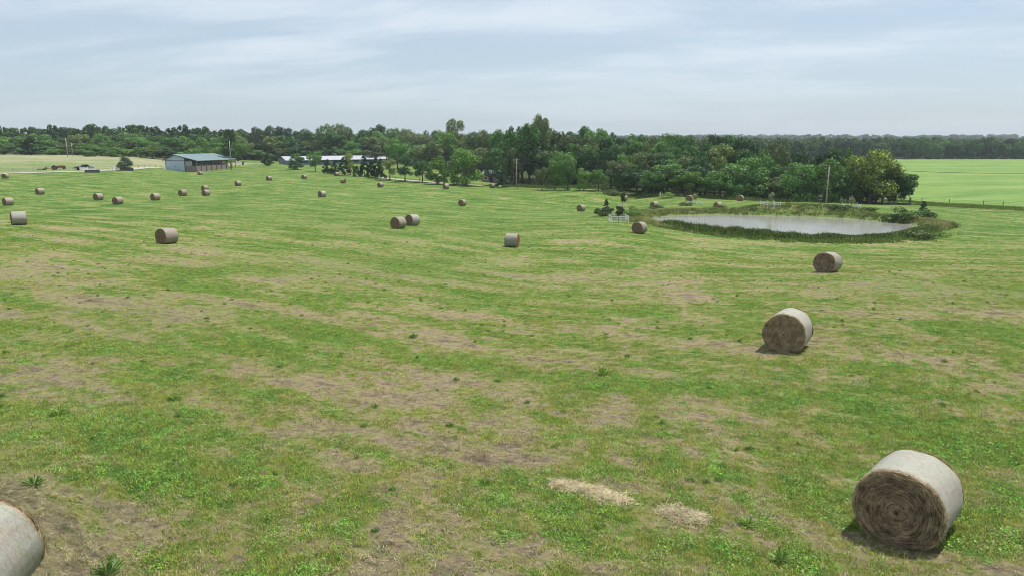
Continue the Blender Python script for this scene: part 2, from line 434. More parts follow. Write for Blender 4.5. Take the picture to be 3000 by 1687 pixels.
gm.polygons.foreach_set("use_smooth", np.ones(len(gm.polygons), bool))
s_all = np.full(len(gv), 99.0); nr = np.hypot(gv[:, 0] - PC[0], gv[:, 1] - PC[1]) < 60
s_all[nr] = sdist(gv[nr, 0], gv[nr, 1], SHORE)
def bank_w(x, y, s):
    ang = np.arctan2(y - PC[1], x - PC[0])
    wid = 4.2 + 1.5 * np.sin(ang * 3 + 1) + 1.2 * np.sin(ang * 7)
    wid = wid + 3.0 * np.exp(-((np.abs(ang) - math.pi) / 0.5) ** 2)
    wid = np.where((ang < -0.5) & (ang > -2.4), 4.0, np.where((ang >= -0.5) & (ang < 0.5), 4.4, wid))
    return 1 - sstep(s, wid * 0.75, wid * 1.15)
bk = np.where(nr, bank_w(gv[:, 0], gv[:, 1], s_all), 0)
a_ = gm.attributes.new("bank", "FLOAT", "POINT"); a_.data.foreach_set("value", bk.astype(np.float32))
# where woods stand (distance behind which the trees close up, by photo column)
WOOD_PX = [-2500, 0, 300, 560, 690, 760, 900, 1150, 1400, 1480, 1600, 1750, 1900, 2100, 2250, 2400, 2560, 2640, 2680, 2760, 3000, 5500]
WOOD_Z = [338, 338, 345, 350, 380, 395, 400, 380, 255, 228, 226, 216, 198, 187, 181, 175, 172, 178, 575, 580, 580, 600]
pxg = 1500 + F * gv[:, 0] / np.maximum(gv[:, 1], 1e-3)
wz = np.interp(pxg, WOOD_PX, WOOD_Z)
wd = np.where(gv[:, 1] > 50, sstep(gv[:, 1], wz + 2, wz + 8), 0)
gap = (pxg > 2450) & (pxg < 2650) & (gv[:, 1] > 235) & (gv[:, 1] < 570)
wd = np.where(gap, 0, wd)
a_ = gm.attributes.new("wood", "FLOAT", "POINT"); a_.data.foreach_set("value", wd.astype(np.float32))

def sheet(name, outline, mat, off, step, kind="structure"):
    """a strip of other ground cover lying on the terrain, cut to a world outline"""
    import bmesh
    P = np.asarray(outline); lo, hi = P.min(0), P.max(0)
    bm = bmesh.new(); vs = [bm.verts.new((p[0], p[1], 0)) for p in P]; bm.faces.new(vs)
    for ax in (0, 1):
        for c in np.arange(lo[ax] + step, hi[ax], step):
            no = (1, 0, 0) if ax == 0 else (0, 1, 0); co = (c, 0, 0) if ax == 0 else (0, c, 0)
            bmesh.ops.bisect_plane(bm, geom=bm.verts[:] + bm.edges[:] + bm.faces[:], plane_co=co, plane_no=no)
    X = np.array([v.co.x for v in bm.verts]); Y = np.array([v.co.y for v in bm.verts]); Z = gz(X, Y) + off
    for v, z in zip(bm.verts, Z): v.co.z = z
    bmesh.ops.recalc_face_normals(bm, faces=bm.faces)
    if sum(f.normal.z for f in bm.faces) < 0: bmesh.ops.reverse_faces(bm, faces=bm.faces)
    me = bpy.data.meshes.new(name); bm.to_mesh(me); bm.free(); me.materials.append(mat)
    me.polygons.foreach_set("use_smooth", np.ones(len(me.polygons), bool))
    o = link(bpy.data.objects.new(name, me)); tag(o, kind=kind); return o

# bright pasture on the right
m = MT("bright_pasture"); P = m.pos(); x, y, z = m.split(P); flat = m.xyz(x, y)
n1 = m.noise(m.xyz(m.math("MULTIPLY", x, 0.025), m.math("MULTIPLY", y, 0.05)), 1.0, 5, 0.6, 0.4)
n2 = m.noise(flat, 0.35, 6, 0.7)
k = m.math("ADD", m.math("MULTIPLY", n1, 0.6), m.math("MULTIPLY", n2, 0.4))
col = m.ramp(k, [(0.32, (0.060, 0.130, 0.030)), (0.45, (0.110, 0.200, 0.042)), (0.55, (0.155, 0.235, 0.055)), (0.66, (0.225, 0.255, 0.10))])
M_PAST = m.out(m.principled(col, 0.9, m.bump(n2, 0.5, 0.15), 0, 0.15))
pl = [hit(2590, 588, 120, 400), hit(2640, 591, 120, 400), hit(2700, 596, 100, 400), hit(2780, 601, 100, 400), hit(2880, 606, 100, 400), hit(3000, 613, 100, 400)]
poly = [(p.x, p.y) for p in pl] + [(190, 150), (360, 300), (520, 590), (420, 592), (300, 585), (250, 580), (215, 400), (120, 230)]
sheet("pasture", poly, M_PAST, 0.16, 5.0)

# pale uncut meadow beyond the road on the left
m = MT("pale_meadow"); P = m.pos(); x, y, z = m.split(P); flat = m.xyz(x, y)
n1 = m.noise(m.xyz(m.math("MULTIPLY", x, 0.05), m.math("MULTIPLY", y, 0.10)), 1.0, 5, 0.62, 0.4); n2 = m.noise(flat, 0.5, 6, 0.72)
k = m.math("ADD", m.math("ADD", m.math("MULTIPLY", n1, 0.55), m.math("MULTIPLY", n2, 0.45)), m.step(y, 250, 330, -0.05, 0.07))
col = m.ramp(k, [(0.36, (0.105, 0.160, 0.055)), (0.48, (0.165, 0.205, 0.085)), (0.58, (0.245, 0.245, 0.14)), (0.70, (0.32, 0.29, 0.20))])
M_MEAD = m.out(m.principled(col, 0.95, m.bump(n2, 0.5, 0.2), 0, 0.1))
RD = [(-420, 519), (-150, 513), (0, 509.5), (120, 506.5), (240, 503.5), (360, 499), (480, 495)]
rdp = [hit(a, b, 170, 320) for a, b in RD]
road_c = [(p.x, p.y) for p in rdp]
poly = [(p[0], p[1] + 3.5) for p in road_c] + [(-112, 352), (-150, 352), (-300, 350), (-330, 270)]
sheet("meadow", poly, M_MEAD, 0.05, 6.0)

M_GRAVEL = simple("pale_gravel", (0.36, 0.335, 0.295), 0.95, 0.25, 1.2, spec=0.1, bump=0.4)
def ribbon(name, pts, w, off):
    P = [Vector((p[0], p[1], 0)) for p in pts]; Ls, Rs = [], []
    Q = []
    for i in range(len(P) - 1):
        for k in range(12): Q.append(P[i].lerp(P[i + 1], k / 12))
    Q.append(P[-1])
    vs, fs = [], []
    for i, p in enumerate(Q):
        t = (Q[min(i + 1, len(Q) - 1)] - Q[max(i - 1, 0)]).normalized(); n = Vector((-t.y, t.x, 0))
        ww = w * (1 + 0.06 * math.sin(i * 1.7))
        for k in (-1, -0.33, 0.33, 1):
            q = p + n * ww * 0.5 * k; vs.append((q.x, q.y, gz1(q.x, q.y) + off + (0.03 if abs(k) < 0.5 else 0)))
    for i in range(len(Q) - 1):
        for k in range(3): fs.append((i*4+k, i*4+k+1, (i+1)*4+k+1, (i+1)*4+k))
    o = MB().add(vs, fs).build(name, M_GRAVEL, None, True); tag(o, kind="structure"); return o
ribbon("gravel_road", road_c, 4.6, 0.09)
LANE = [(1110, 525), (1160, 530), (1230, 535), (1300, 541), (1360, 545), (1415, 548)]
lp = [hit(a, b, 190, 290) for a, b in LANE]
ribbon("gravel_lane", [(p.x, p.y + 3.0) for p in lp], 3.6, 0.12)
m = MT("worn_track"); P = m.pos(); n = m.noise(P, 0.8, 5, 0.65)
M_TRACK = m.out(m.principled(m.ramp(n, [(0.35, (0.16, 0.17, 0.07)), (0.6, (0.25, 0.22, 0.12))]), 0.95, None, 0, 0.1))
TR = [(2600, 597), (2680, 600), (2780, 606), (2880, 611), (3010, 618)]
tp_ = [hit(a, b, 110, 260) for a, b in TR]
_g = M_GRAVEL; M_GRAVEL = M_TRACK
ribbon("farm_track", [(p.x, p.y) for p in tp_] + [(170, 118)], 4.2, 0.06); M_GRAVEL = _g

# pond water
m = MT("pond_water"); P = m.pos(); x, y, z = m.split(P)
w1 = m.noise(m.xyz(m.math("MULTIPLY", x, 0.5), m.math("MULTIPLY", y, 1.3)), 1.0, 4, 0.6)
w2 = m.noise(P, 3.5, 4, 0.6)
nb = m.bump(m.math("ADD", w1, m.math("MULTIPLY", w2, 0.25)), 0.45, 0.08)
p = m.node("ShaderNodeBsdfPrincipled"); p.inputs["Base Color"].default_value = (0.24, 0.235, 0.215, 1)
p.inputs["Roughness"].default_value = 0.10; p.inputs["IOR"].default_value = 1.36; m.l.new(nb, p.inputs["Normal"])
M_WATER = m.out(p.outputs[0])
WO = SHORE + (SHORE - PC) / np.linalg.norm(SHORE - PC, axis=1)[:, None] * 0.35
wob = MB(); nW = len(WO)
wob.add([(PC[0], PC[1], ZW)] + [(q[0], q[1], ZW) for q in WO], [(0, 1 + i, 1 + (i + 1) % nW) for i in range(nW)])
pond = wob.build("pond_water", M_WATER); tag(pond, kind="structure")

# ------------------------------------------------------------------ foliage kit
def foliage(name, base=None, var=0.35, hue=0.12, dry=None, rnd=0.3):
    m = MT(name)
    oi = m.node("ShaderNodeObjectInfo"); geo = m.node("ShaderNodeNewGeometry")
    c = oi.outputs["Color"] if base is None else m.mix(0.0, base, base)
    if dry is not None: c = m.mix(m.step(geo.outputs["Random Per Island"], dry[0] - 0.08, dry[0] + 0.08, 1.0, 0.0), c, dry[1])
    po = m.obj()
    n = m.noise(po, 4.5, 3, 0.6)
    isl = geo.outputs["Random Per Island"]
    k = m.math("ADD", m.math("MULTIPLY", n, 1.0), m.math("MULTIPLY", isl, 0.5))
    bright = m.step(m.math("ADD", k, m.math("MULTIPLY", m.math("SUBTRACT", oi.outputs["Random"], 0.5), rnd)), 0.40, 1.05, 1 - var, 1 + var * 1.2)
    c2 = m.mix(1.0, c, m.xyz(bright, bright, bright), "MULTIPLY")
    c2 = m.mix(m.math("MULTIPLY", oi.outputs["Random"], hue * 2), c2, m.mix(1.0, c2, (1.35, 1.08, 0.65), "MULTIPLY"))
    d = m.node("ShaderNodeBsdfDiffuse"); m.l.new(c2, d.inputs[0])
    tr = m.node("ShaderNodeBsdfTranslucent"); m.l.new(m.mix(1.0, c2, (1.0, 1.15, 0.7), "MULTIPLY"), tr.inputs[0])
    g = m.node("ShaderNodeBsdfGlossy"); g.inputs["Roughness"].default_value = 0.5; g.inputs[0].default_value = (0.6, 0.65, 0.6, 1)
    a = m.node("ShaderNodeMixShader"); a.inputs[0].default_value = 0.24; m.l.new(d.outputs[0], a.inputs[1]); m.l.new(tr.outputs[0], a.inputs[2])
    b = m.node("ShaderNodeMixShader"); b.inputs[0].default_value = 0.03; m.l.new(a.outputs[0], b.inputs[1]); m.l.new(g.outputs[0], b.inputs[2])
    return m.out(b.outputs[0])
M_LEAF = foliage("tree_leaves", None, 0.45)
M_FAR = foliage("far_leaves", (0.058, 0.108, 0.044), 0.5, 0.3)
M_BARK = simple("bark", (0.13, 0.105, 0.08), 0.95, 0.35, 8, spec=0.1)

def cards(C, Nrm, size, r, jitter=0.6, aspect=0.8):
    """leaf-sized quads at points C facing roughly along Nrm"""
    n = len(C); Nn = Nrm + r.normal(0, jitter, (n, 3)); Nn /= np.linalg.norm(Nn, axis=1)[:, None] + 1e-9
    ref = r.normal(0, 1, (n, 3)); T = np.cross(Nn, ref); T /= np.linalg.norm(T, axis=1)[:, None] + 1e-9; B = np.cross(Nn, T)
    s = (size * r.uniform(0.6, 1.35, n))[:, None]; b = s * aspect
    bend = Nn * s * 0.25
    V = np.stack([C - T * s, C - B * b * 0.9 + bend * 0.6, C + T * s, C + B * b + bend * 0.5], 1).reshape(-1, 3)
    return V, np.arange(n * 4).reshape(n, 4)

def lobes_crown(seed, kind, n_cards, size):
    r = np.random.default_rng(seed); lob = []
    if kind == "round":
        for i in range(26):
            a = r.uniform(0, 6.283); h = r.uniform(0.30, 0.90); env = 0.36 * math.sqrt(max(0.05, 1 - ((h - 0.55) / 0.46) ** 2))
            rr = env * r.uniform(0.35, 1.0) ** 0.6; lob.append((rr * math.cos(a), rr * math.sin(a), h, r.uniform(0.10, 0.17)))
    elif kind == "tall":
        for i in range(24):
            a = r.uniform(0, 6.283); h = r.uniform(0.30, 0.93); env = 0.37 * math.sqrt(max(0.08, 1 - ((h - 0.58) / 0.44) ** 2))
            rr = env * r.uniform(0.2, 1.0) ** 0.6; lob.append((rr * math.cos(a), rr * math.sin(a), h, r.uniform(0.075, 0.15)))
    elif kind == "bushy":
        for i in range(26):
            a = r.uniform(0, 6.283); h = r.uniform(0.10, 0.88); env = 0.37 * math.sqrt(max(0.05, 1 - ((h - 0.42) / 0.55) ** 2))
            rr = env * r.uniform(0.4, 1.0) ** 0.6; lob.append((rr * math.cos(a), rr * math.sin(a), h, r.uniform(0.10, 0.16)))
    elif kind == "drooping":
        for i in range(26):
            t = r.uniform(0, 1); a = r.uniform(0, 6.283)
            lob.append((-0.15 + 0.55 * t + 0.06 * math.cos(a), r.normal(0, 0.13), 0.72 - 0.38 * t * t + r.normal(0, 0.09), r.uniform(0.07, 0.15)))
    elif kind == "cedar":
        for i in range(34):
            h = r.uniform(0.12, 0.97); env = 0.40 * (1 - h) ** 0.75 + 0.02; a = r.uniform(0, 6.283); rr = env * r.uniform(0.45, 1.0)
            lob.append((rr * math.cos(a), rr * math.sin(a), h - 0.02, 0.05 + 0.09 * (1 - h)))
    elif kind == "youngpine":
        for i in range(60):
            h = r.uniform(0.08, 0.90); env = 0.44 * math.sqrt(max(0.02, 1 - (h / 0.97) ** 1.7)); a = r.uniform(0, 6.283); rr = env * r.uniform(0.55, 1.0) - 0.05
            lob.append((rr * math.cos(a), rr * math.sin(a), h, 0.10 + 0.05 * (1 - h)))
    elif kind == "pine":
        for i in range(26):
            h = r.uniform(0.34, 0.96); env = 0.42 * (1 - 0.65 * ((h - 0.34) / 0.62)); a = r.uniform(0, 6.283); rr = env * r.uniform(0.3, 1.0)
            lob.append((rr * math.cos(a), rr * math.sin(a), h + 0.03, r.uniform(0.06, 0.13)))
    elif kind == "sapling":
        for i in range(14):
            a = r.uniform(0, 6.283); h = r.uniform(0.42, 0.92); env = 0.34 * math.sqrt(max(0.05, 1 - ((h - 0.66) / 0.36) ** 2))
            rr = env * r.uniform(0.2, 1.0); lob.append((rr * math.cos(a), rr * math.sin(a), h, r.uniform(0.10, 0.17)))
    elif kind == "shrub":
        for i in range(20):
            a = r.uniform(0, 6.283); rr = 0.40 * r.uniform(0, 1) ** 0.5; lob.append((rr * math.cos(a), rr * math.sin(a), r.uniform(0.1, 0.75) * (1 - rr), r.uniform(0.10, 0.20)))
    lob = np.array(lob); wts = lob[:, 3] ** 2; wts /= wts.sum()
    pick = r.choice(len(lob), int(n_cards * 1.5), p=wts)
    D = r.normal(0, 1, (len(pick), 3)); D[:, 2] += 0.15; D /= np.linalg.norm(D, axis=1)[:, None]
    rad = lob[pick, 3] * r.uniform(0.55, 1.12, len(pick))
    sq = 0.62 if kind in ("pine", "cedar", "youngpine") else 0.85
    C = lob[pick, :3] + D * rad[:, None] * np.array([1, 1, sq])
    d = np.sqrt(((C[:, None, :] - lob[None, :, :3]) ** 2).sum(-1)) / lob[None, :, 3]
    d[np.arange(len(pick)), pick] = 9
    keep = (d.min(1) > 0.62) & (C[:, 2] > 0.015)
    C, D = C[keep][:n_cards], D[keep][:n_cards]
    return cards(C, D, size, r, 0.55)

def trunk_mesh(seed, kind):
    r = random.Random(seed); b = MB()
    top = {"round": 0.62, "tall": 0.75, "bushy": 0.5, "drooping": 0.6, "cedar": 0.9, "youngpine": 0.9, "pine": 0.93, "sapling": 0.75, "shrub": 0.3}[kind]
    rb = {"round": 0.030, "tall": 0.026, "bushy": 0.022, "drooping": 0.034, "cedar": 0.024, "youngpine": 0.024, "pine": 0.026, "sapling": 0.018, "shrub": 0.015}[kind]
    pts = [(0, 0, -0.04)]; x = y = 0
    for k in range(1, 6):
        x += r.uniform(-0.012, 0.012); y += r.uniform(-0.012, 0.012); pts.append((x, y, top * k / 5))
    b.tube(pts, [rb * 1.35] + [rb * (1 - 0.16 * k) for k in range(1, 6)], 7)
    for k in range(6 if kind in ("round", "tall", "bushy", "drooping") else 4):
        i = r.randint(2, 4); p = pts[i]; a = r.uniform(0, 6.283); l = r.uniform(0.14, 0.30); up = r.uniform(0.08, 0.24)
        if kind == "drooping" and k < 3: a = r.uniform(-0.5, 0.5); l = 0.38; up = 0.02
        q = (p[0] + l * 0.55 * math.cos(a), p[1] + l * 0.55 * math.sin(a), p[2] + up * 0.6); q2 = (p[0] + l * math.cos(a), p[1] + l * math.sin(a), p[2] + up)
        b.tube([p, q, q2], [rb * 0.5, rb * 0.32, rb * 0.12], 5)
    return b.mesh("trunk", M_BARK, True)

PROTO = {}
def proto(kind, var, cards_n, size, mat=None):
    key = (kind, var, cards_n)
    if key not in PROTO:
        V, Q = lobes_crown(hash((kind, var)) % 1000 if False else sum(map(ord, kind)) * 7 + var * 13, kind, cards_n, size)
        PROTO[key] = (raw_mesh("crown", V, Q, mat or M_LEAF), trunk_mesh(var * 31 + len(kind), kind))
    return PROTO[key]
SETT = {"round": (4200, 0.021), "tall": (3600, 0.019), "bushy": (4200, 0.021), "drooping": (4200, 0.020), "cedar": (4200, 0.021), "youngpine": (4200, 0.022),
        "pine": (3000, 0.020), "sapling": (1300, 0.030), "shrub": (1500, 0.032)}
KIND_NAME = {"round": "broadleaf_tree", "tall": "broadleaf_tree", "bushy": "broadleaf_tree", "drooping": "broadleaf_tree", "cedar": "cedar_tree", "youngpine": "pine_tree",
             "pine": "pine_tree", "sapling": "sapling_tree", "shrub": "shrub"}
n_tree = 0
def tree(kind, loc, H, Wd, color, label, group=None, cat="tree", name=None, var=None, rz=None, tilt=0.0):
    global n_tree
    n_tree += 1
    var = n_tree % 3 if var is None else var
    cm, tm = proto(kind, var, *SETT[kind])
    nominal = {"round": 0.95, "tall": 0.82, "bushy": 0.95, "drooping": 1.0, "cedar": 0.86, "youngpine": 0.95, "pine": 0.92, "sapling": 0.85, "shrub": 1.05}[kind]
    root = empty(name or KIND_NAME[kind], loc, rng.uniform(0, 6.28) if rz is None else rz, (Wd / nominal, Wd / nominal, H / 1.02))
    root.rotation_euler.x = tilt
    j = rng.uniform(0.88, 1.12)
    for nm, me in (("trunk", tm), ("crown", cm)):
        if kind == "shrub" and nm == "trunk": continue
        o = link(bpy.data.objects.new({"crown": "crown" if kind != "shrub" else "leaves", "trunk": "trunk"}[nm], me), root)
        o.color = (color[0] * j, color[1] * j, color[2] * j, 1)
    tag(root, label, cat, group)
    return root
def tree_px(kind, px, ytop, wpx, z, color, label, group=None, **kw):
    """tree rooted on the ground at distance z under photo column px, as tall and wide as the photo shows it"""
    g = place(px, z)
    topz = CAMZ - z * ((ytop - 843.5) / F * cp + sp)
    return tree(kind, g, max(1.2, topz - g.z), wpx * z / F, color, label, group, **kw)

DK = (0.069, 0.15, 0.049); MD = (0.102, 0.206, 0.059); LT = (0.13, 0.237, 0.057); YG = (0.200, 0.250, 0.062)
CE = (0.034, 0.072, 0.031); GR = (0.121, 0.16, 0.076); OL = (0.129, 0.18, 0.063); BL = (0.066, 0.125, 0.059)
def P_(px): return float(np.interp(px, WOOD_PX, WOOD_Z))

# single trees that can be told apart
for a in [
    ("cedar", 795, 446, 43, 316, CE, "cone-shaped dark cedar bush standing alone left of the long grey shed"),
    ("bushy", 880, 450, 55, 297, MD, "low bushy tree in front of the grey shed's gable"),
    ("round", 932, 440, 48, 289, MD, "round tree with a thick bare trunk in front of the white shed roof"),
    ("round", 972, 432, 42, 420, LT, "small light green tree standing behind the white shed roof"),
    ("cedar", 967, 463, 37, 264, CE, "first slim cedar right of the thick-trunked round tree"),
    ("cedar", 988, 470, 31, 262, CE, "short skirted cedar behind the bale under the cedar row"),
    ("cedar", 1016, 457, 43, 258, CE, "cedar just left of the yellow-green tree in the cedar row"),
    ("tall", 1033, 449, 36, 257, YG, "yellow-green tree rising in the middle of the cedar row"),
    ("bushy", 1050, 482, 24, 249, CE, "dark bush-like tree on a short trunk below the yellow-green tree"),
    ("cedar", 1073, 455, 43, 248, CE, "tall cedar right of the yellow-green tree"),
    ("cedar", 1093, 464, 34, 244, CE, "lower cedar between the two tallest cedars of the row"),
    ("cedar", 1107, 454, 37, 242, CE, "tallest slim cedar near the right end of the shed roof"),
    ("cedar", 1121, 462, 34, 239, CE, "last cedar at the right end of the white shed roof"),
    ("tall", 1146, 466, 50, 236, GR, "greyish tree with a pale trunk at the end of the cedar row"),
    ("tall", 1190, 456, 62, 232, BL, "dusky blue-green tree by the lane right of the cedar row"),
    ("round", 1169, 401, 84, 300, MD, "rounded mid green tree standing above the end of the shed"),
    ("round", 1262, 410, 100, 280, GR, "broad grey-green tree behind the lane"),
    ("round", 1240, 470, 60, 230, DK, "dark shaded tree tucked behind the lane"),
    ("bushy", 1285, 455, 76, 224, LT, "light green low tree on the field edge left of the big bright tree"),
    ("bushy", 1366, 432, 120, 226, LT, "big bright green tree on the field edge by the gravel lane"),
    ("round", 1312, 383, 84, 330, LT, "bright green tree top just below the airy tall tree"),
    ("tall", 1342, 351, 78, 345, GR, "tall airy tree with sky showing through its crown"),
    ("tall", 1418, 386, 90, 300, GR, "grey-green tall tree left of the dark wood"),
    ("tall", 1444, 440, 60, 232, DK, "dark slim-trunked tree shading the small white-roofed house"),
    ("cedar", 1472, 491, 44, 222, BL, "small cedar left of the pole with the crossarm"),
    ("round", 1530, 362, 135, 240, DK, "large dark tree rising behind the pole with the crossarm"),
    ("tall", 1584, 339, 66, 250, GR, "tallest tree of the wood, a loose crown against the sky"),
    ("round", 1587, 488, 48, 213, GR, "small grey-green tree right of the pole with the crossarm"),
    ("round", 1624, 466, 54, 212, LT, "bright green young tree at the wood's mown edge"),
    ("round", 1662, 468, 58, 211, MD, "mid green tree with a dark trunk beside the bright young tree"),
    ("bushy", 1708, 490, 54, 207, LT, "light green thick-based tree at the wood's mown edge"),
    ("round", 1750, 494, 60, 206, MD, "mid green tree over the shaded lawn at the wood's edge"),
    ("round", 1690, 392, 128, 245, GR, "broad greyish crown in the middle of the wood"),
    ("round", 1880, 408, 84, 228, OL, "olive brown-tinged crown standing out in the wood"),
    ("round", 1912, 496, 96, 194, MD, "spreading tree with a leaning pale trunk left of the pond's far bales"),
    ("round", 2026, 500, 80, 189, LT, "round light green tree in front of the dark wood above a caged sapling"),
    ("bushy", 2180, 452, 158, 186, MD, "wide dome-shaped green tree at the front of the wood"),
    ("bushy", 2331, 464, 108, 176, MD, "leafy tree left of the pole beyond the pond"),
    ("bushy", 2410, 461, 112, 174, LT, "leafy light-tipped tree behind the pole beyond the pond"),
    ("round", 2450, 424, 98, 200, MD, "higher tree behind the pole beyond the pond"),
    ("round", 2541, 436, 168, 171, YG, "large yellow-green tree near the right end of the wood"),
    ("tall", 2270, 428, 70, 196, GR, "pale half-bare tree in the wood right of the dome-shaped tree"),
    ("cedar", 118, 394, 92, 341, CE, "large dark cedar clump behind the meadow above the red tractor"),
    ("bushy", 286, 440, 44, 337, MD, "small round bush-like tree at the meadow edge above the black pickup"),
    ("bushy", 348, 428, 56, 339, MD, "round tree at the meadow edge above the lone pine"),
    ("pine", 690, 384, 66, 315, CE, "tall pine with a bare lower trunk right of the barn"),
]:
    tree_px(a[0], a[1], a[2], a[3], a[4], a[5], a[6], "single trees around the field", var=(a[1] % 3))
tree_px("bushy", 2500, 455, 105, 176, MD, "mid green tree right behind the large yellow-green tree", "single trees around the field", var=0)
tree_px("bushy", 2578, 462, 100, 177, LT, "lighter green tree filling the right side behind the yellow-green tree", "single trees around the field", var=2)
g = place(2600, 172)
tree("drooping", g, 9.3, 11.5, DK, "dark tree reaching a low limb out over the pasture, rightmost of the wood", "single trees around the field", rz=0.15, var=0)

# the rest of the wood: rows of trees that nothing tells apart
SKY_PX = [690, 750, 779, 823, 875, 925, 942, 965, 1012, 1070, 1143, 1259, 1303, 1400, 1434, 1472, 1530, 1600, 1660, 1704, 1776, 1820, 1858, 1966, 2038, 2097, 2140, 2200, 2300, 2440, 2540, 2620]
SKY_Y = [384, 378, 373, 375, 369, 384, 388, 369, 366, 376, 376, 375, 384, 386, 389, 375, 362, 372, 388, 379, 373, 378, 392, 390, 391, 394, 402, 416, 425, 420, 434, 442]
pal = [DK, DK, BL, MD, MD, OL, GR, CE]
kinds = ["round", "round", "tall", "bushy"]
ADJ = {DK: "dark green", BL: "dusky blue-green", MD: "mid green", OL: "olive", GR: "greyish", CE: "blackish green", LT: "light green"}
SHP = {"round": "rounded", "tall": "narrow", "bushy": "bushy"}
MARKS = {"left": [(0, "the left picture edge"), (118, "the dark cedar clump"), (152, "the red tractor"), (222, "the tall meadow pole"), (286, "the small round meadow tree"), (366, "the lone pine"), (440, "the gravel road's end"), (500, "the barn's gable"), (600, "the barn's ridge"), (690, "the tall pine")],
         "shed": [(700, "the tall pine"), (795, "the cone-shaped cedar"), (845, "the shed's gable"), (932, "the thick-trunked round tree"), (1033, "the yellow-green tree"), (1107, "the shed's right end")],
         "lane": [(1169, "the rounded green tree"), (1262, "the broad grey-green tree"), (1342, "the airy tall tree"), (1418, "the white-roofed house")],
         "pond": [(1513, "the crossarm pole"), (1584, "the tallest tree"), (1662, "the mown wood edge"), (1750, "the shaded lawn"), (1880, "the olive crown"), (1912, "the leaning-trunk tree"), (2026, "the light round tree"), (2180, "the dome-shaped tree"), (2331, "the leafy bank tree"), (2420, "the bare pole"), (2541, "the yellow-green tree")]}
def where(reg, px):
    x, nm = min(MARKS[reg], key=lambda q: abs(q[0] - px)); d = px - x
    return ("left of " if d < -9 else "right of " if d > 9 else "behind ") + nm
def wood_row(x0, x1, step, dz, dy, row, reg, grp, wmul=1.0):
    px = x0
    while px < x1:
        q = px + rng.uniform(-0.3, 0.3) * step
        z = P_(q) + dz + rng.uniform(-6, 6)
        if 2660 < q < 2720: z = 180
        yt = float(np.interp(q, SKY_PX, SKY_Y)) + dy + rng.normal(0, 4.5)
        wpx = step * rng.uniform(1.7, 2.5) * wmul
        k_ = kinds[int(rng.integers(0, 4))]; c_ = pal[int(rng.integers(0, 8))]
        tree_px(k_, q, yt, wpx, z, c_, "%s %s tree, %s row, %s" % (ADJ[c_], SHP[k_], row, where(reg, q)), grp)
        px += step
wood_row(700, 1150, 30, 30, 4, "skyline", "shed", "trees of the wood behind the shed")
wood_row(705, 1150, 38, 12, 30, "upper", "shed", "trees of the wood behind the shed")
wood_row(690, 1120, 36, 2, 62, "lower", "shed", "trees of the wood behind the shed")
wood_row(1130, 1450, 44, 70, 3, "skyline", "lane", "trees behind the gravel lane")
wood_row(1160, 1440, 52, 35, 48, "middle", "lane", "trees behind the gravel lane")
wood_row(1470, 2300, 44, 44, 2, "skyline", "pond", "trees of the wood beyond the pond")
wood_row(1490, 2440, 48, 26, 26, "upper", "pond", "trees of the wood beyond the pond")
wood_row(1500, 2560, 46, 12, 60, "middle", "pond", "trees of the wood beyond the pond")
wood_row(1800, 2640, 50, 4, 92, "lower", "pond", "trees of the wood beyond the pond")
# left tree line behind the meadow
def left_row(x0, x1, step, z0, y0, y1, wmul, row, grp):
    px = x0
    while px < x1:
        q = px + rng.uniform(-0.35, 0.35) * step
        k_ = kinds[int(rng.integers(0, 4))]; c_ = [MD, MD, LT, OL, BL, MD][int(rng.integers(0, 6))]
        tree_px(k_, q, rng.uniform(y0, y1), step * rng.uniform(1.6, 2.3) * wmul, z0 + rng.uniform(-4, 8), c_, "%s %s tree, meadow line's %s row, %s" % (ADJ[c_], SHP[k_], row, where("left", q)), grp)
        px += step
LL = "green tree of the long tree line behind the pale meadow"; LG = "trees of the line behind the meadow"
left_row(-60, 700, 31, 346, 425, 440, 1.0, "front", LG)
left_row(-50, 720, 33, 366, 402, 420, 1.1, "middle", LG)
left_row(-60, 720, 36, 395, 390, 402, 1.1, "rear", LG)
# far right band: front trees and low round cedars at its foot
RL = "dark green tree of the distant band beyond the bright pasture"; RG = "trees of the band beyond the pasture"
px = 2630
while px < 3060:
    z = 585 + rng.uniform(-3, 10)
    k_ = kinds[int(rng.integers(0, 4))]; c_ = [DK, BL, MD][int(rng.integers(0, 3))]
    tree_px(k_, px, rng.uniform(404, 424), 34 * rng.uniform(1, 1.5), z, c_, "%s %s tree of the distant band, %s of its bright gap" % (ADJ[c_], SHP[k_], "left" if px < 2668 else "a little right" if px < 2840 else "far right"), RG)
    px += 19
for px in list(np.arange(2640, 3030, 27)):
    if abs(px - 2670) < 12: continue
    tree_px("cedar" if rng.uniform() < 0.4 else "bushy", px + rng.uniform(-8, 8), rng.uniform(449, 460), 22 * rng.uniform(0.8, 1.4), 574 + rng.uniform(0, 3), CE,
            "low round dark shrub at the foot of the distant tree band", "shrubs at the foot of the distant band", cat="shrub", name="wild_shrub")

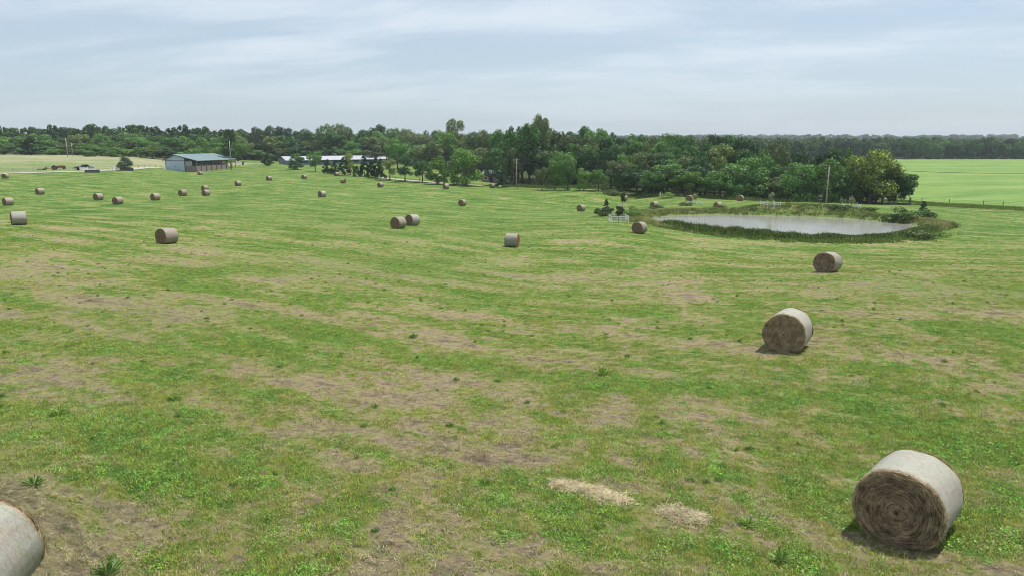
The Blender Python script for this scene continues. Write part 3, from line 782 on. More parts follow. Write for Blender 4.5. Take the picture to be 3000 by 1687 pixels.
# the unbroken woods behind, out to the skyline
def far_wood(name, px0, px1, zs, h0, h1, wid, proto_var):
    pts, sc, ro = [], [], []
    for z in zs:
        w = wid
        x = (px0 - 1500) / F * z
        x1 = (px1 - 1500) / F * z
        while x < x1:
            xx = x + rng.uniform(-0.4, 0.4) * w; yy = z + rng.uniform(-0.35, 0.35) * 0.05 * z
            h = rng.uniform(h0, h1); ww = w * rng.uniform(1.05, 1.6)
            pts.append((xx, yy)); sc.append((ww, ww, h)); ro.append(rng.uniform(0, 6.28)); x += w * rng.uniform(0.6, 1.05)
    P = np.array(pts); Z = gz(P[:, 0], P[:, 1])
    V, Q = lobes_crown(300 + proto_var, ("round", "bushy", "tall")[proto_var % 3], 520, 0.062)
    me = raw_mesh(name, np.column_stack([P, Z]), np.array([[0, 0, 0]]), None) if False else bpy.data.meshes.new(name)
    me.vertices.add(len(P)); me.vertices.foreach_set("co", np.column_stack([P, Z]).astype(np.float32).ravel())
    at = me.attributes.new("sc", "FLOAT_VECTOR", "POINT"); at.data.foreach_set("vector", np.array(sc, np.float32).ravel())
    at = me.attributes.new("ro", "FLOAT_VECTOR", "POINT"); at.data.foreach_set("vector", np.array([(0, 0, a) for a in ro], np.float32).ravel())
    o = link(bpy.data.objects.new(name, me)); tag(o, kind="stuff")
    return o, (V, Q)
def instancer(o, src_obj):
    g = bpy.data.node_groups.new(o.name + "_scatter", "GeometryNodeTree")
    g.interface.new_socket("Geometry", in_out="INPUT", socket_type="NodeSocketGeometry"); g.interface.new_socket("Geometry", in_out="OUTPUT", socket_type="NodeSocketGeometry")
    gi = g.nodes.new("NodeGroupInput"); go = g.nodes.new("NodeGroupOutput")
    ip = g.nodes.new("GeometryNodeInstanceOnPoints"); oi = g.nodes.new("GeometryNodeObjectInfo"); oi.inputs[0].default_value = src_obj
    oi.transform_space = "ORIGINAL"
    a = g.nodes.new("GeometryNodeInputNamedAttribute"); a.data_type = "FLOAT_VECTOR"; a.inputs[0].default_value = "sc"
    b = g.nodes.new("GeometryNodeInputNamedAttribute"); b.data_type = "FLOAT_VECTOR"; b.inputs[0].default_value = "ro"
    mp = g.nodes.new("GeometryNodeMeshToPoints")
    g.links.new(gi.outputs[0], mp.inputs[0]); g.links.new(mp.outputs[0], ip.inputs["Points"]); g.links.new(oi.outputs["Geometry"], ip.inputs["Instance"])
    g.links.new(a.outputs["Attribute"], ip.inputs["Scale"]); g.links.new(b.outputs["Attribute"], ip.inputs["Rotation"])
    g.links.new(ip.outputs[0], go.inputs[0])
    md = o.modifiers.new("scatter", "NODES"); md.node_group = g
def far_crown(var):
    V, Q = lobes_crown(300 + var, ("round", "bushy", "tall")[var % 3], 1300, 0.038)
    return raw_mesh("crown", V, Q, M_FAR)
FC = [far_crown(k) for k in range(3)]
FT = trunk_mesh(5, "bushy")
srcs = []
for k, (px, z, h, w) in enumerate(((1150, 470, 17, 16), (2700, 640, 18, 15), (300, 430, 17, 15))):
    root = empty("broadleaf_tree", place(px, z), k * 1.3, (w, w, h))
    link(bpy.data.objects.new("trunk", FT), root); c = link(bpy.data.objects.new("crown", FC[k]), root); srcs.append(c)
    tag(root, ["deep-wood tree behind the shed whose top just reaches the skyline", "inner tree of the distant band beyond the pasture, bluish with distance", "inner tree of the left woods, its crown high on the skyline"][k], "tree", "inner trees of the woods")
def woods(name, px0, px1, zs, h0, h1, wid, k):
    o, _ = far_wood(name, px0, px1, zs, h0, h1, wid, k); instancer(o, srcs[k])
woods("left_woods", -300, 720, [420, 440, 465, 490, 520, 560, 610, 680, 760], 13, 17, 9.5, 2)
woods("middle_woods", 640, 2320, [480, 510, 560, 620, 700, 800], 13, 17, 10.5, 0)
woods("right_woods", 2080, 3300, [600, 612, 628, 650, 680, 720, 780, 860], 11.5, 20, 10.5, 1)
woods("far_woods", -300, 3300, [950, 1080, 1230, 1400], 11, 19, 15, 0)
woods("skyline_woods", -300, 3300, [1700, 2000, 2300, 2550, 2700], 11, 22, 21, 1)

# ------------------------------------------------------------------ hay bales
m = MT("net_wrap"); po = m.obj(); x, y, z = m.split(po)
ang = m.math("ARCTAN2", y, z)
oi = m.node("ShaderNodeObjectInfo").outputs["Random"]
n1 = m.noise(po, 2.2, 4, 0.6); n2 = m.noise(m.xyz(m.math("MULTIPLY", x, 26), m.math("MULTIPLY", y, 9), m.math("MULTIPLY", z, 9)), 1.0, 4, 0.75)
n3 = m.noise(m.xyz(m.math("MULTIPLY", x, 7), 0.0, 0.0), 1.0, 2, 0.5)
base = m.node("ShaderNodeObjectInfo").outputs["Color"]
c = m.mix(m.step(n3, 0.44, 0.58, 0, 0.8), base, m.mix(1.0, base, (0.88, 1.06, 0.86), "MULTIPLY"))
c = m.mix(m.step(n1, 0.45, 0.72, 0, 0.55), c, m.mix(1.0, base, (1.05, 0.86, 0.88), "MULTIPLY"))
xe = m.math("ABSOLUTE", x)
c = m.mix(m.step(xe, 0.53, 0.60, 0, 0.75), c, (0.34, 0.235, 0.12))
n4 = m.noise(po, 38, 4, 0.8)
c = m.mix(m.step(n2, 0.46, 0.66, 0, 0.55), c, (0.20, 0.16, 0.10))
c = m.mix(m.step(n4, 0.50, 0.66, 0, 0.6), c, (0.12, 0.105, 0.06))
M_WRAP = m.out(m.principled(c, 0.62, m.bump(n2, 0.5, 0.015), 0, 0.35))
m = MT("coiled_hay"); po = m.obj(); x, y, z = m.split(po)
rad = m.math("SQRT", m.math("ADD", m.math("MULTIPLY", y, y), m.math("MULTIPLY", z, z)))
ang = m.math("ARCTAN2", y, z)
wob = m.noise(po, 2.5, 3, 0.6)
rr = m.math("ADD", rad, m.math("MULTIPLY", wob, 0.10))
st = m.noise(m.xyz(m.math("MULTIPLY", rr, 34), m.math("MULTIPLY", y, 3.0), m.math("MULTIPLY", z, 3.0)), 1.0, 5, 0.7)
fi = m.noise(po, 45, 4, 0.7)
k = m.math("ADD", m.math("MULTIPLY", st, 0.72), m.math("MULTIPLY", fi, 0.30))
c = m.ramp(k, [(0.33, (0.050, 0.032, 0.022)), (0.46, (0.165, 0.108, 0.072)), (0.58, (0.285, 0.200, 0.132)), (0.72, (0.47, 0.36, 0.23))])
rim = m.step(rad, 0.66, 0.74)
c = m.mix(m.math("MULTIPLY", rim, m.step(fi, 0.35, 0.6, 0.1, 0.55)), c, (0.33, 0.235, 0.125))
M_HAY = m.out(m.principled(c, 0.95, m.bump(k, 1.0, 0.05), 0, 0.1))
M_STRAND = foliage("loose_straw", (0.36, 0.305, 0.20), 0.55, 0.05, None, 0.06)
M_HSTRAND = foliage("hay_strands", (0.335, 0.255, 0.178), 0.85, 0.03, None, 0.06)

BD, BL_ = 1.47, 1.26
def strips(C, D, length, width, up):
    """thin ribbons centred at C along D"""
    n = len(C); D = D / (np.linalg.norm(D, axis=1)[:, None] + 1e-9); S = np.cross(D, up); S /= np.linalg.norm(S, axis=1)[:, None] + 1e-9
    l = length[:, None] * 0.5; w = width[:, None] * 0.5
    V = np.stack([C - D*l - S*w, C - D*l + S*w, C + up*0.0 + S*w, C - S*w, C + D*l + S*w*0.6, C + D*l - S*w*0.6], 1)
    V[:, 2:4] += (up * length[:, None] * 0.08)[:, None, :]
    b = np.arange(n)[:, None] * 6
    return V.reshape(-1, 3), np.concatenate([b + np.array([[0, 1, 2, 3]]), b + np.array([[3, 2, 4, 5]])])
def bale_meshes(seed, nseg, nrad, strands):
    r = np.random.default_rng(seed)
    R0 = BD / 2
    th = np.linspace(0, 2 * math.pi, nseg, endpoint=False)
    ph = r.uniform(0, 6.28, 4)
    def shape(t, x, rr):
        k = 1 + 0.012 * np.sin(3 * t + ph[0]) + 0.010 * np.sin(5 * t + ph[1]) + 0.006 * np.sin(9 * t + ph[2] + x * 3)
        y_ = rr * k * np.sin(t); z_ = rr * k * np.cos(t)
        z_ = np.where(z_ < -R0 * 0.80, -R0 * 0.80 + (z_ + R0 * 0.80) * 0.45, z_)       # settled flat underneath
        return y_, z_ * 0.985
    xs = np.array([-0.5, -0.485, -0.45, -0.36, -0.2, -0.05, 0.1, 0.25, 0.38, 0.45, 0.485, 0.5]) * BL_
    rad = R0 * np.array([0.955, 0.985, 0.998, 1.004, 1.0, 1.006, 1.0, 1.005, 1.002, 0.997, 0.985, 0.955])
    V = []
    for x, rr in zip(xs, rad):
        yy, zz_ = shape(th, x, rr + r.normal(0, 0.003, nseg)); V.append(np.stack([np.full(nseg, x), yy, zz_], 1))
    V = np.concatenate(V); nx = len(xs); i = np.arange(nx - 1)[:, None] * nseg + np.arange(nseg)[None]; j = np.arange(nx - 1)[:, None] * nseg + (np.arange(nseg) + 1) % nseg
    Q = np.stack([i, i + nseg, j + nseg, j], -1).reshape(-1, 4)
    wrap = raw_mesh("net_wrap", V, Q, M_WRAP, True)
    # one end: a coiled, ragged face
    rads = np.linspace(0.0, 1, nrad) ** 0.9 * R0 * 0.985
    V = []
    for k, rr in enumerate(rads):
        x = BL_ / 2 - 0.005 + 0.026 * math.sin(k * 1.37) + 0.014 * math.sin(k * 0.61 + 1) + r.normal(0, 0.013, nseg) + 0.035 * math.cos(rr / R0 * 1.55)
        if k >= nrad - 2: x = BL_ / 2 - 0.012 - 0.02 * (k - nrad + 2) + r.normal(0, 0.006, nseg)
        yy, zz_ = shape(th + 0.03 * k, 0, np.full(nseg, rr) + r.normal(0, 0.004, nseg)); V.append(np.stack([x, yy, zz_], 1))
    V = np.concatenate(V); i = np.arange(nrad - 1)[:, None] * nseg + np.arange(nseg)[None]; j = np.arange(nrad - 1)[:, None] * nseg + (np.arange(nseg) + 1) % nseg
    Q = np.stack([i, i + nseg, j + nseg, j], -1).reshape(-1, 4)
    end = raw_mesh("hay_end", V, Q, M_HAY, False)
    sm = None
    if strands:
        t = r.uniform(0, 6.28, strands); q = r.uniform(0.0, 1, strands) ** 0.62 * R0 * 0.97
        yy, zz_ = shape(t, 0, q); C = np.stack([np.full(strands, BL_ / 2 + 0.02) + r.uniform(0, 0.04, strands), yy, zz_], 1)
        D = np.stack([r.normal(0, 0.10, strands), np.cos(t) + r.normal(0, 0.28, strands), -np.sin(t) + r.normal(0, 0.28, strands)], 1)
        V, Q = strips(C, D, r.uniform(0.04, 0.22, strands), r.uniform(0.002, 0.006, strands), np.array([1.0, 0, 0]))
        # frayed rim: loose straw poking out between face and wrap
        nf = strands // 5; t = r.uniform(0, 6.28, nf); yy, zz_ = shape(t, 0, np.full(nf, R0 * 0.985)); C = np.stack([BL_ / 2 - r.uniform(-0.03, 0.07, nf), yy, zz_], 1)
        D = np.stack([r.normal(0.15, 0.35, nf), np.cos(t) + r.normal(0, 0.5, nf), -np.sin(t) + r.normal(0, 0.5, nf)], 1)
        V2, Q2_ = strips(C, D, r.uniform(0.05, 0.16, nf), r.uniform(0.002, 0.005, nf), np.array([0.6, 0, 0.8]))
        Q = np.vstack([Q, Q2_ + len(V)]); V = np.vstack([V, V2])
        sm = raw_mesh("straw_strands", V, Q, M_HSTRAND)
    return wrap, end, sm
BM = {"near": [bale_meshes(11, 120, 60, 6500), bale_meshes(23, 120, 60, 5000)], "mid": [bale_meshes(5, 56, 18, 260), bale_meshes(8, 56, 18, 260)], "far": [bale_meshes(3, 40, 8, 0), bale_meshes(4, 40, 8, 0)]}
BALE_POS = []
def bale(loc, px, phi, side, label, lod, k, tilt=0.0):
    al_ = math.atan2(loc.x, loc.y); d = Vector((math.sin(al_), math.cos(al_), 0)); r_ = Vector((math.cos(al_), -math.sin(al_), 0))
    nrm = -d * math.cos(R(phi)) + r_ * math.sin(R(phi)) * side
    yaw = math.atan2(nrm.y, nrm.x)
    w, e, s = BM[lod][k % 2]
    root = empty("hay_bale", (loc.x, loc.y, loc.z + BD * 0.5 * 0.89 * 0.985 - 0.015), yaw)
    # settle to the slope of the ground along and across the axis
    ax = Vector((math.cos(yaw), math.sin(yaw))); g1 = gz1(loc.x + ax.x, loc.y + ax.y); g0 = gz1(loc.x - ax.x, loc.y - ax.y)
    root.rotation_euler.y = -math.atan2(g1 - g0, 2.0)
    ow = link(bpy.data.objects.new("net_wrap", w), root)
    tone = (0.290, 0.277, 0.252) if lod == "near" or px in (1209, 57, 1500, 944) else (0.265, 0.228, 0.192)
    jt = 1.0 + 0.10 * math.sin(px * 12.9); ow.color = (tone[0] * jt, tone[1] * jt, tone[2] * jt, 1)
    for q in (0, math.pi):
        o = link(bpy.data.objects.new("hay_end", e), root); o.rotation_euler.z = q
        if s is not None:
            o2 = link(bpy.data.objects.new("straw_strands", s), o); tag(o2, kind="stuff")
    tag(root, label, "hay bale", "round hay bales left on the mown field")
    BALE_POS.append((root.location.x, root.location.y, yaw)); return root
ends = {}
for i, (px, py, z, phi, side, lab) in enumerate(BALES):
    g = hit(px, py - 0.0, z * 0.72, z * 1.45)
    lod = "near" if z < 60 else "mid" if z < 110 else "far"
    # the photo marks the nearest point of the base; the bale's middle stands half its body further on
    if px == 2101: g = place(px, 147)
    al_ = math.atan2(g.x, g.y); back = 0.5 * (BL_ * math.cos(R(phi)) + 0.35 * math.sin(R(phi)))
    c = Vector((g.x + math.sin(al_) * back, g.y + math.cos(al_) * back, 0)); c.z = gz1(c.x, c.y)
    b_ = bale(c, px, phi, side, lab, lod, i)
    ends[i] = b_
fe = W(-16, 1606, 9.95); al_ = math.atan2(fe[0], fe[1])
nn = Vector((math.sin(al_), math.cos(al_), 0)) * 0.766 + Vector((math.cos(al_), -math.sin(al_), 0)) * 0.643
lc = Vector((fe[0], fe[1], 0)) - nn * (BL_ * 0.5); lc.z = gz1(lc.x, lc.y)
lb = bale(lc, 0, 140, 1, "hay bale cut off by the lower left corner, pale striped wrap, tan rim", "near", 1)
# torn strip on the left-hand bale
eb = ends[34]
t_ = MB(); t_.add([(0.55, -0.55, -0.35), (0.42, -0.62, -0.30), (0.20, -1.15, -0.64), (0.28, -1.22, -0.64), (0.34, -0.80, -0.47), (0.46, -0.82, -0.49)],
                  [(0, 1, 4, 5), (5, 4, 2, 3)])
t_.build("torn_wrap", M_WRAP, eb)

# ------------------------------------------------------------------ barn with green roof
M_BLUE = simple("pale_blue_steel", (0.44, 0.52, 0.63), 0.5, 0.06, 0.6, spec=0.4)
M_GRN = simple("green_roof_steel", (0.225, 0.31, 0.318), 0.42, 0.08, 0.5, spec=0.5)
M_TRIM = simple("dark_trim", (0.03, 0.045, 0.055), 0.6, 0.2, 2)
M_WOOD = simple("weathered_boards", (0.26, 0.22, 0.20), 0.9, 0.35, 4, spec=0.1)
M_GREYP = simple("grey_sheet", (0.33, 0.33, 0.32), 0.7, 0.15, 2)
M_WHITE = simple("white_paint", (0.78, 0.78, 0.76), 0.6, 0.06, 4)
M_ROOFW = simple("bright_galvanised_roof", (0.37, 0.385, 0.415), 0.45, 0.06, 0.5, spec=0.5)
M_STEEL = simple("grey_blue_siding", (0.17, 0.21, 0.28), 0.6, 0.08, 0.7)
M_EARTH = simple("trampled_earth", (0.16, 0.12, 0.085), 0.95, 0.3, 2)
psi = R(33)
alb = math.atan2((590 - 1500) / F, 1.0)
d_ = Vector((math.sin(alb), math.cos(alb), 0)); r_ = Vector((math.cos(alb), -math.sin(alb), 0))
uax = r_ * math.cos(psi) - d_ * math.sin(psi)
bo = place(502, 291)
barn = empty("barn", (bo.x, bo.y, bo.z), math.atan2(uax.y, uax.x))
tag(barn, "open-sided barn with green metal roof and pale blue gable at the field's far left", "barn")
Wb, Lb, cl_w, rid = 13.6, 26.0, 8.2, 4.1
Hr, Hb = 5.7, 3.55; fs_ = 0.235
def rf(u_): return Hr - (rid - u_) * 0.46 if u_ < rid else Hr - (u_ - rid) * fs_
b = MB(); zb = -1.2
b.prism([(0, zb), (cl_w, zb), (cl_w, rf(cl_w) - 0.05), (rid, Hr - 0.05), (0, rf(0) - 0.05)], "y", 0, 0.12)
for k in range(21): b.box((0.2 + k * 0.38, -0.025, zb), (0.24 + k * 0.38, 0.01, min(3.3, rf(0.2 + k * 0.38) - 0.2)))
b.build("gable_wall", M_BLUE, barn)
b = MB(); b.box((0.0, 0.13, zb), (0.12, Lb, rf(0) - 0.05))
b.build("back_wall", M_BLUE, barn)
b = MB(); b.prism([(0, zb), (cl_w, zb), (cl_w, rf(cl_w) - 0.05), (rid, Hr - 0.05), (0, rf(0) - 0.05)], "y", Lb - 0.12, Lb); b.build("end_wall", M_GREYP, barn)
b = MB(); b.box((cl_w - 0.12, 0.13, zb), (cl_w, Lb - 0.13, rf(cl_w) - 0.1))
for k in range(68): b.box((cl_w, 0.3 + k * 0.375, zb), (cl_w + 0.03, 0.34 + k * 0.375, 3.9))
b.build("inner_wall", M_GREYP, barn)
for (x0, x1, nm) in ((0.4, 5.9, "sliding_door"), (6.0, 8.05, "door_leaf")):
    b = MB(); b.box((x0, -0.11, -0.5), (x1, -0.03, 3.25))
    for k in range(int((x1 - x0) / 0.3)): b.box((x0 + 0.1 + k * 0.3, -0.13, -0.45), (x0 + 0.14 + k * 0.3, -0.105, 3.2))
    dr = b.build(nm, M_BLUE, barn)
    if nm == "sliding_door":
        MB().box((4.1, -0.22, 1.15), (4.6, -0.14, 1.4)).build("handle", M_TRIM, dr)
MB().box((0.1, -0.2, 3.27), (8.1, -0.02, 3.45)).build("door_track", M_TRIM, barn)
MB().box((cl_w + 0.01, -0.06, zb), (cl_w + 0.16, 0.1, rf(cl_w) - 0.1)).build("corner_trim", M_TRIM, barn)
MB().box((-0.16, -0.06, zb), (-0.01, 0.1, rf(0) - 0.1)).build("corner_trim", M_TRIM, barn)
ov = 0.9; oy = 0.6; oye = 2.6
b = MB(); u0, u1, ue = -0.9, rid, Wb + 0.5
for (a, c) in ((u0, u1), (u1, ue)):
    za, zc = rf(a), rf(c)
    b.add([(a, -oy, za), (c, -oy, zc), (c, Lb + oye, zc), (a, Lb + oye, za), (a, -oy, za + 0.1), (c, -oy, zc + 0.1), (c, Lb + oye, zc + 0.1), (a, Lb + oye, za + 0.1)],
          [(0,3,2,1),(4,5,6,7),(0,1,5,4),(1,2,6,5),(2,3,7,6),(3,0,4,7)])
    for k in range(96):
        yy = -oy + 0.15 + k * 0.3
        b.add([(a, yy, za + 0.1), (c, yy, zc + 0.1), (c, yy + 0.05, zc + 0.1), (a, yy + 0.05, za + 0.1), (a, yy + 0.025, za + 0.135), (c, yy + 0.025, zc + 0.135)], [(0,1,5,4),(3,4,5,2)])
roof = b.build("roof", M_GRN, barn)
MB().prism([(rid - 0.25, rf(rid - 0.25) + 0.115), (rid + 0.25, rf(rid + 0.25) + 0.145), (rid, Hr + 0.2)], "y", -oy - 0.02, Lb + oye + 0.02).build("ridge_cap", M_GRN, roof)
b = MB()
for (a, c) in ((u0, u1), (u1, ue)):
    za, zc = rf(a), rf(c)
    b.add([(a, -oy - 0.06, za - 0.12), (c, -oy - 0.06, zc - 0.12), (c, -oy - 0.06, zc + 0.12), (a, -oy - 0.06, za + 0.12), (a, -oy - 0.005, za - 0.12), (c, -oy - 0.005, zc - 0.12), (c, -oy - 0.005, zc + 0.12), (a, -oy - 0.005, za + 0.12)],
          [(0,3,2,1),(4,5,6,7),(0,1,5,4),(1,2,6,5),(2,3,7,6),(3,0,4,7)])
b.build("fascia", M_TRIM, roof)
for k in range(8):
    yy = 0.1 + k * 3.68
    MB().box((Wb - 0.3, yy - 0.1, zb - 0.6), (Wb - 0.1, yy + 0.1, rf(Wb - 0.1) - 0.02)).build("post", M_WOOD, barn)
for xx in (cl_w + 3, Wb - 0.2):
    MB().box((xx - 0.1, Lb + 2.2, zb - 0.6), (xx + 0.1, Lb + 2.4, rf(xx) - 0.02)).build("post", M_TRIM, barn)
MB().box((Wb - 0.28, 0.0, rf(Wb) - 0.3), (Wb - 0.1, Lb + 2.4, rf(Wb) - 0.03)).build("eave_beam", M_WOOD, barn)
b = MB(); rr_ = random.Random(3)
for k in range(130):
    yy = 0.05 + k * 0.215
    if yy > Lb - 3.2: break
    b.box((Wb - 0.08, yy, -1.6), (Wb - 0.04 + rr_.uniform(0, 0.02), yy + 0.185, 1.35 + rr_.uniform(-0.06, 0.06)))
sw = b.build("plank_wall", M_WOOD, barn); tag(sw, kind="stuff")
for zr in (0.1, 1.0): MB().box((Wb - 0.14, 0.05, zr), (Wb - 0.085, Lb - 3.2, zr + 0.16)).build("rail", M_WOOD, barn)
b = MB()
for k in range(20): b.box((cl_w + 0.2 + k * 0.26, 0.08, -1.3), (cl_w + 0.43 + k * 0.26, 0.12, 1.35))
tag(b.build("end_planks", M_WOOD, barn), kind="stuff")
MB().box((cl_w + 0.18, 0.14, 1.4), (cl_w + 3.2, 0.18, 3.2)).build("end_panel", M_GREYP, barn)
for k in range(6):
    yy = 2.6 + k * 3.68; b = MB()
    for q in range(9): b.box((cl_w + 0.2 + q * 0.62, yy - 0.03, -0.8), (cl_w + 0.75 + q * 0.62, yy + 0.03, 1.9))
    b.build("stall_divider", M_WOOD, barn)

# long shed with white roof
so = place(850, 352); al_s = math.atan2(so.x, so.y)
shed = empty("livestock_shed", so, R(6)); tag(shed, "long grey shed with a bright white metal roof behind the cedar row", "shed")
Ls, Ws = 58.0, 10.0
# local x along the shed, y depth; gable end at x = 0 turned to the left
b = MB(); b.prism([(0, -1), (Ws, -1), (Ws, 2.1), (Ws / 2, 3.75), (0, 2.1)], "x", 0, 0.15); b.build("gable_wall", M_STEEL, shed)
b = MB(); b.box((0.16, 0, -1.5), (Ls, 0.12, 2.05)); b.build("front_wall", M_STEEL, shed)
b = MB(); b.box((0.16, Ws - 0.12, -1), (Ls, Ws, 2.05)); b.prism([(0, -1), (Ws, -1), (Ws, 2.1), (Ws / 2, 3.75), (0, 2.1)], "x", Ls - 0.01, Ls + 0.1); b.build("back_wall", M_STEEL, shed)
b = MB()
for s_ in (0, 1):
    a, c = (-0.5, Ws / 2) if s_ == 0 else (Ws / 2, Ws + 0.5)
    za, zc = (1.9, 3.77) if s_ == 0 else (3.77, 1.9)
    b.add([(-0.5, a, za), (Ls + 0.5, a, za), (Ls + 0.5, c, zc), (-0.5, c, zc), (-0.5, a, za + 0.12), (Ls + 0.5, a, za + 0.12), (Ls + 0.5, c, zc + 0.12), (-0.5, c, zc + 0.12)],
          [(0,3,2,1),(4,5,6,7),(0,1,5,4),(1,2,6,5),(2,3,7,6),(3,0,4,7)])
    for k in range(60):
        xx = -0.4 + k * 0.9; b.add([(xx, a, za + 0.12), (xx, c, zc + 0.12), (xx + 0.08, c, zc + 0.12), (xx + 0.08, a, za + 0.12), (xx + 0.04, a, za + 0.17), (xx + 0.04, c, zc + 0.17)], [(0,1,5,4),(3,4,5,2)])
b.build("roof", M_ROOFW, shed)
for k in range(5): MB().box((6 + k * 9, -0.06, 0.7), (11 + k * 9, -0.005, 1.7)).build("opening_shade", M_TRIM, shed)  # dark panels on the closed wall, coloured as the shade inside openings
shed.rotation_euler.z = R(38)

ho = place(1415, 250)
hs = empty("white_roofed_house", ho, R(-20)); tag(hs, "small house with a white roof half hidden by trees left of the crossarm pole", "house")
b = MB(); b.box((0, 0, -1), (7, 5, 2.3)); b.build("wall", M_WOOD, hs)
b = MB(); b.prism([(-0.4, 2.2), (5.4, 2.2), (5.4, 2.32), (2.5, 3.9), (-0.4, 2.32)], "x", -0.5, 7.5); b.build("roof", M_ROOFW, hs)
MB().box((2.5, -0.08, -0.2), (3.4, -0.01, 1.9)).build("door", M_TRIM, hs)
for xx in (0.8, 5.0):
    f = MB().box((xx, -0.06, 0.7), (xx + 1.1, -0.01, 1.7)).build("window", M_WHITE, hs); MB().box((xx + 0.1, -0.09, 0.8), (xx + 1.0, -0.065, 1.6)).build("pane", M_TRIM, f)

# ------------------------------------------------------------------ poles and wires
M_POLE = simple("weathered_pole", (0.36, 0.32, 0.28), 0.9, 0.2, 3, spec=0.1)
M_WIRE = simple("dark_wire", (0.04, 0.04, 0.045), 0.6, 0.1, 1)
M_GLASS = simple("insulator_grey", (0.35, 0.36, 0.36), 0.3, 0.1, 5)
def pole(px, pyb, ytop, zmin, zmax, label, arm=False, rad=0.15, z=None, lean=0.0):
    g = hit(px, pyb, zmin, zmax) if z is None else place(px, z)
    zz_ = math.hypot(g.y, 0) / 0.998
    depth = g.y * cp + (CAMZ - g.z) * sp
    H = (pyb - ytop) * depth / F / cp if z is None else (CAMZ - depth * ((ytop - 843.5) / F * cp + sp)) - g.z
    root = empty("utility_pole", g); root.rotation_euler.y = lean
    MB().tube([(0, 0, -0.6), (0, 0, H * 0.5), (0, 0, H)], [rad, rad * 0.88, rad * 0.72], 10).build("shaft", M_POLE, root, True)
    if arm:
        MB().box((-0.95, -0.16, H - 0.5), (0.95, -0.05, H - 0.36)).build("crossarm", M_POLE, root)
        for xx in (-0.8, 0.8):
            MB().tube([(xx, -0.1, H - 0.36), (xx, -0.1, H - 0.2)], [0.05, 0.035], 8).build("insulator", M_GLASS, root)
    MB().tube([(0, 0, H), (0, 0, H + 0.2)], [0.05, 0.035], 8).build("insulator", M_GLASS, root)
    tag(root, label, "utility pole", "utility poles round the farm"); return root, Vector((g.x, g.y, g.z + H))
PG = 0.0
p1, t1 = pole(1513, 551, 468, 180, 260, "utility pole with a crossarm standing at the edge of the wood in mid picture", True, 0.18)
p2, t2 = pole(2420, 598, 493, 130, 200, "bare utility pole standing beyond the pond before the wood", False, 0.19)
p3, t3 = pole(222, 462, 405, 300, 345, "tall pale utility pole in the meadow behind the black pickup", False, 0.2, z=330)
p4, t4 = pole(690, 484, 414, 290, 330, "utility pole in front of the tall pine right of the barn", False, 0.18, z=303)
p5, t5 = pole(237, 452, 420, 380, 420, "thin distant utility pole just right of the tall meadow pole", False, 0.14, z=342)
MB().tube([(0, 0, 6.8), (-1.6, -0.6, 3.2), (-2.6, -1.0, 0.0)], 0.03, 5).build("guy_wire", M_WIRE, p1)
def wire(a, b_, sag, label, off=(0, 0, 0), rad=0.03):
    pts = []
    for k in range(25):
        t = k / 24; q = a.lerp(b_, t); pts.append((q.x + off[0], q.y + off[1], q.z + off[2] - sag * 4 * t * (1 - t)))
    o = MB().tube(pts, rad, 5).build("power_line", M_WIRE); tag(o, label, "power line", "power lines"); return o
wire(t1, t2, 2.2, "upper power line sagging from the crossarm pole to the pole beyond the pond", (0, 0, 0.1), 0.06)
wire(t1, t2, 2.6, "lower power line sagging between the crossarm pole and the pole beyond the pond", (0.3, -0.2, -0.9), 0.04)
wire(t2, t2 + Vector((75, 12, -1.6)), 1.0, "power line running right from the pole beyond the pond into the pasture", (0, 0, 0.1), 0.05)
wire(t1, t1 + Vector((-38, 62, 1.5)), 1.5, "power line running left from the crossarm pole over the lane", (0, 0, 0), 0.05)
wire(t3, t3 + Vector((-120, 10, 0)), 2.0, "power line running left from the tall meadow pole", (0, 0, 0), 0.04)
wire(t3, t4, 2.5, "power line from the tall meadow pole past the barn to the pole by the pine", (0, 0, 0), 0.04)

# ------------------------------------------------------------------ white fences, planters, vehicles on the left
def cage(loc, size, h, rz, label, mat=M_WHITE, group="white cages round the pond saplings"):
    root = empty("tree_cage", loc, rz); s = size / 2
    for (x, y) in ((-s, -s), (s, -s), (s, s), (-s, s), (0, -s), (0, s)):
        MB().box((x - 0.035, y - 0.035, -0.4), (x + 0.035, y + 0.035, h + 0.05)).build("post", mat, root)
    for zz_ in ((0.3, 0.62, 0.95) if h > 0.9 else (0.35, 0.7)):
        for q in (-1, 1):
            MB().box((-s - 0.05, q * (s + 0.07) - 0.015, zz_ * h - 0.028), (s + 0.05, q * (s + 0.07) + 0.015, zz_ * h + 0.028)).build("rail", mat, root)
            MB().box((q * (s + 0.07) - 0.02, -s + 0.06, zz_ * h - 0.028), (q * (s + 0.07) + 0.02, s - 0.06, zz_ * h + 0.028)).build("rail", mat, root)
    tag(root, label, "tree cage", group); return root
SG = "young trees planted round the pond"; SAP = (0.22, 0.25, 0.14)
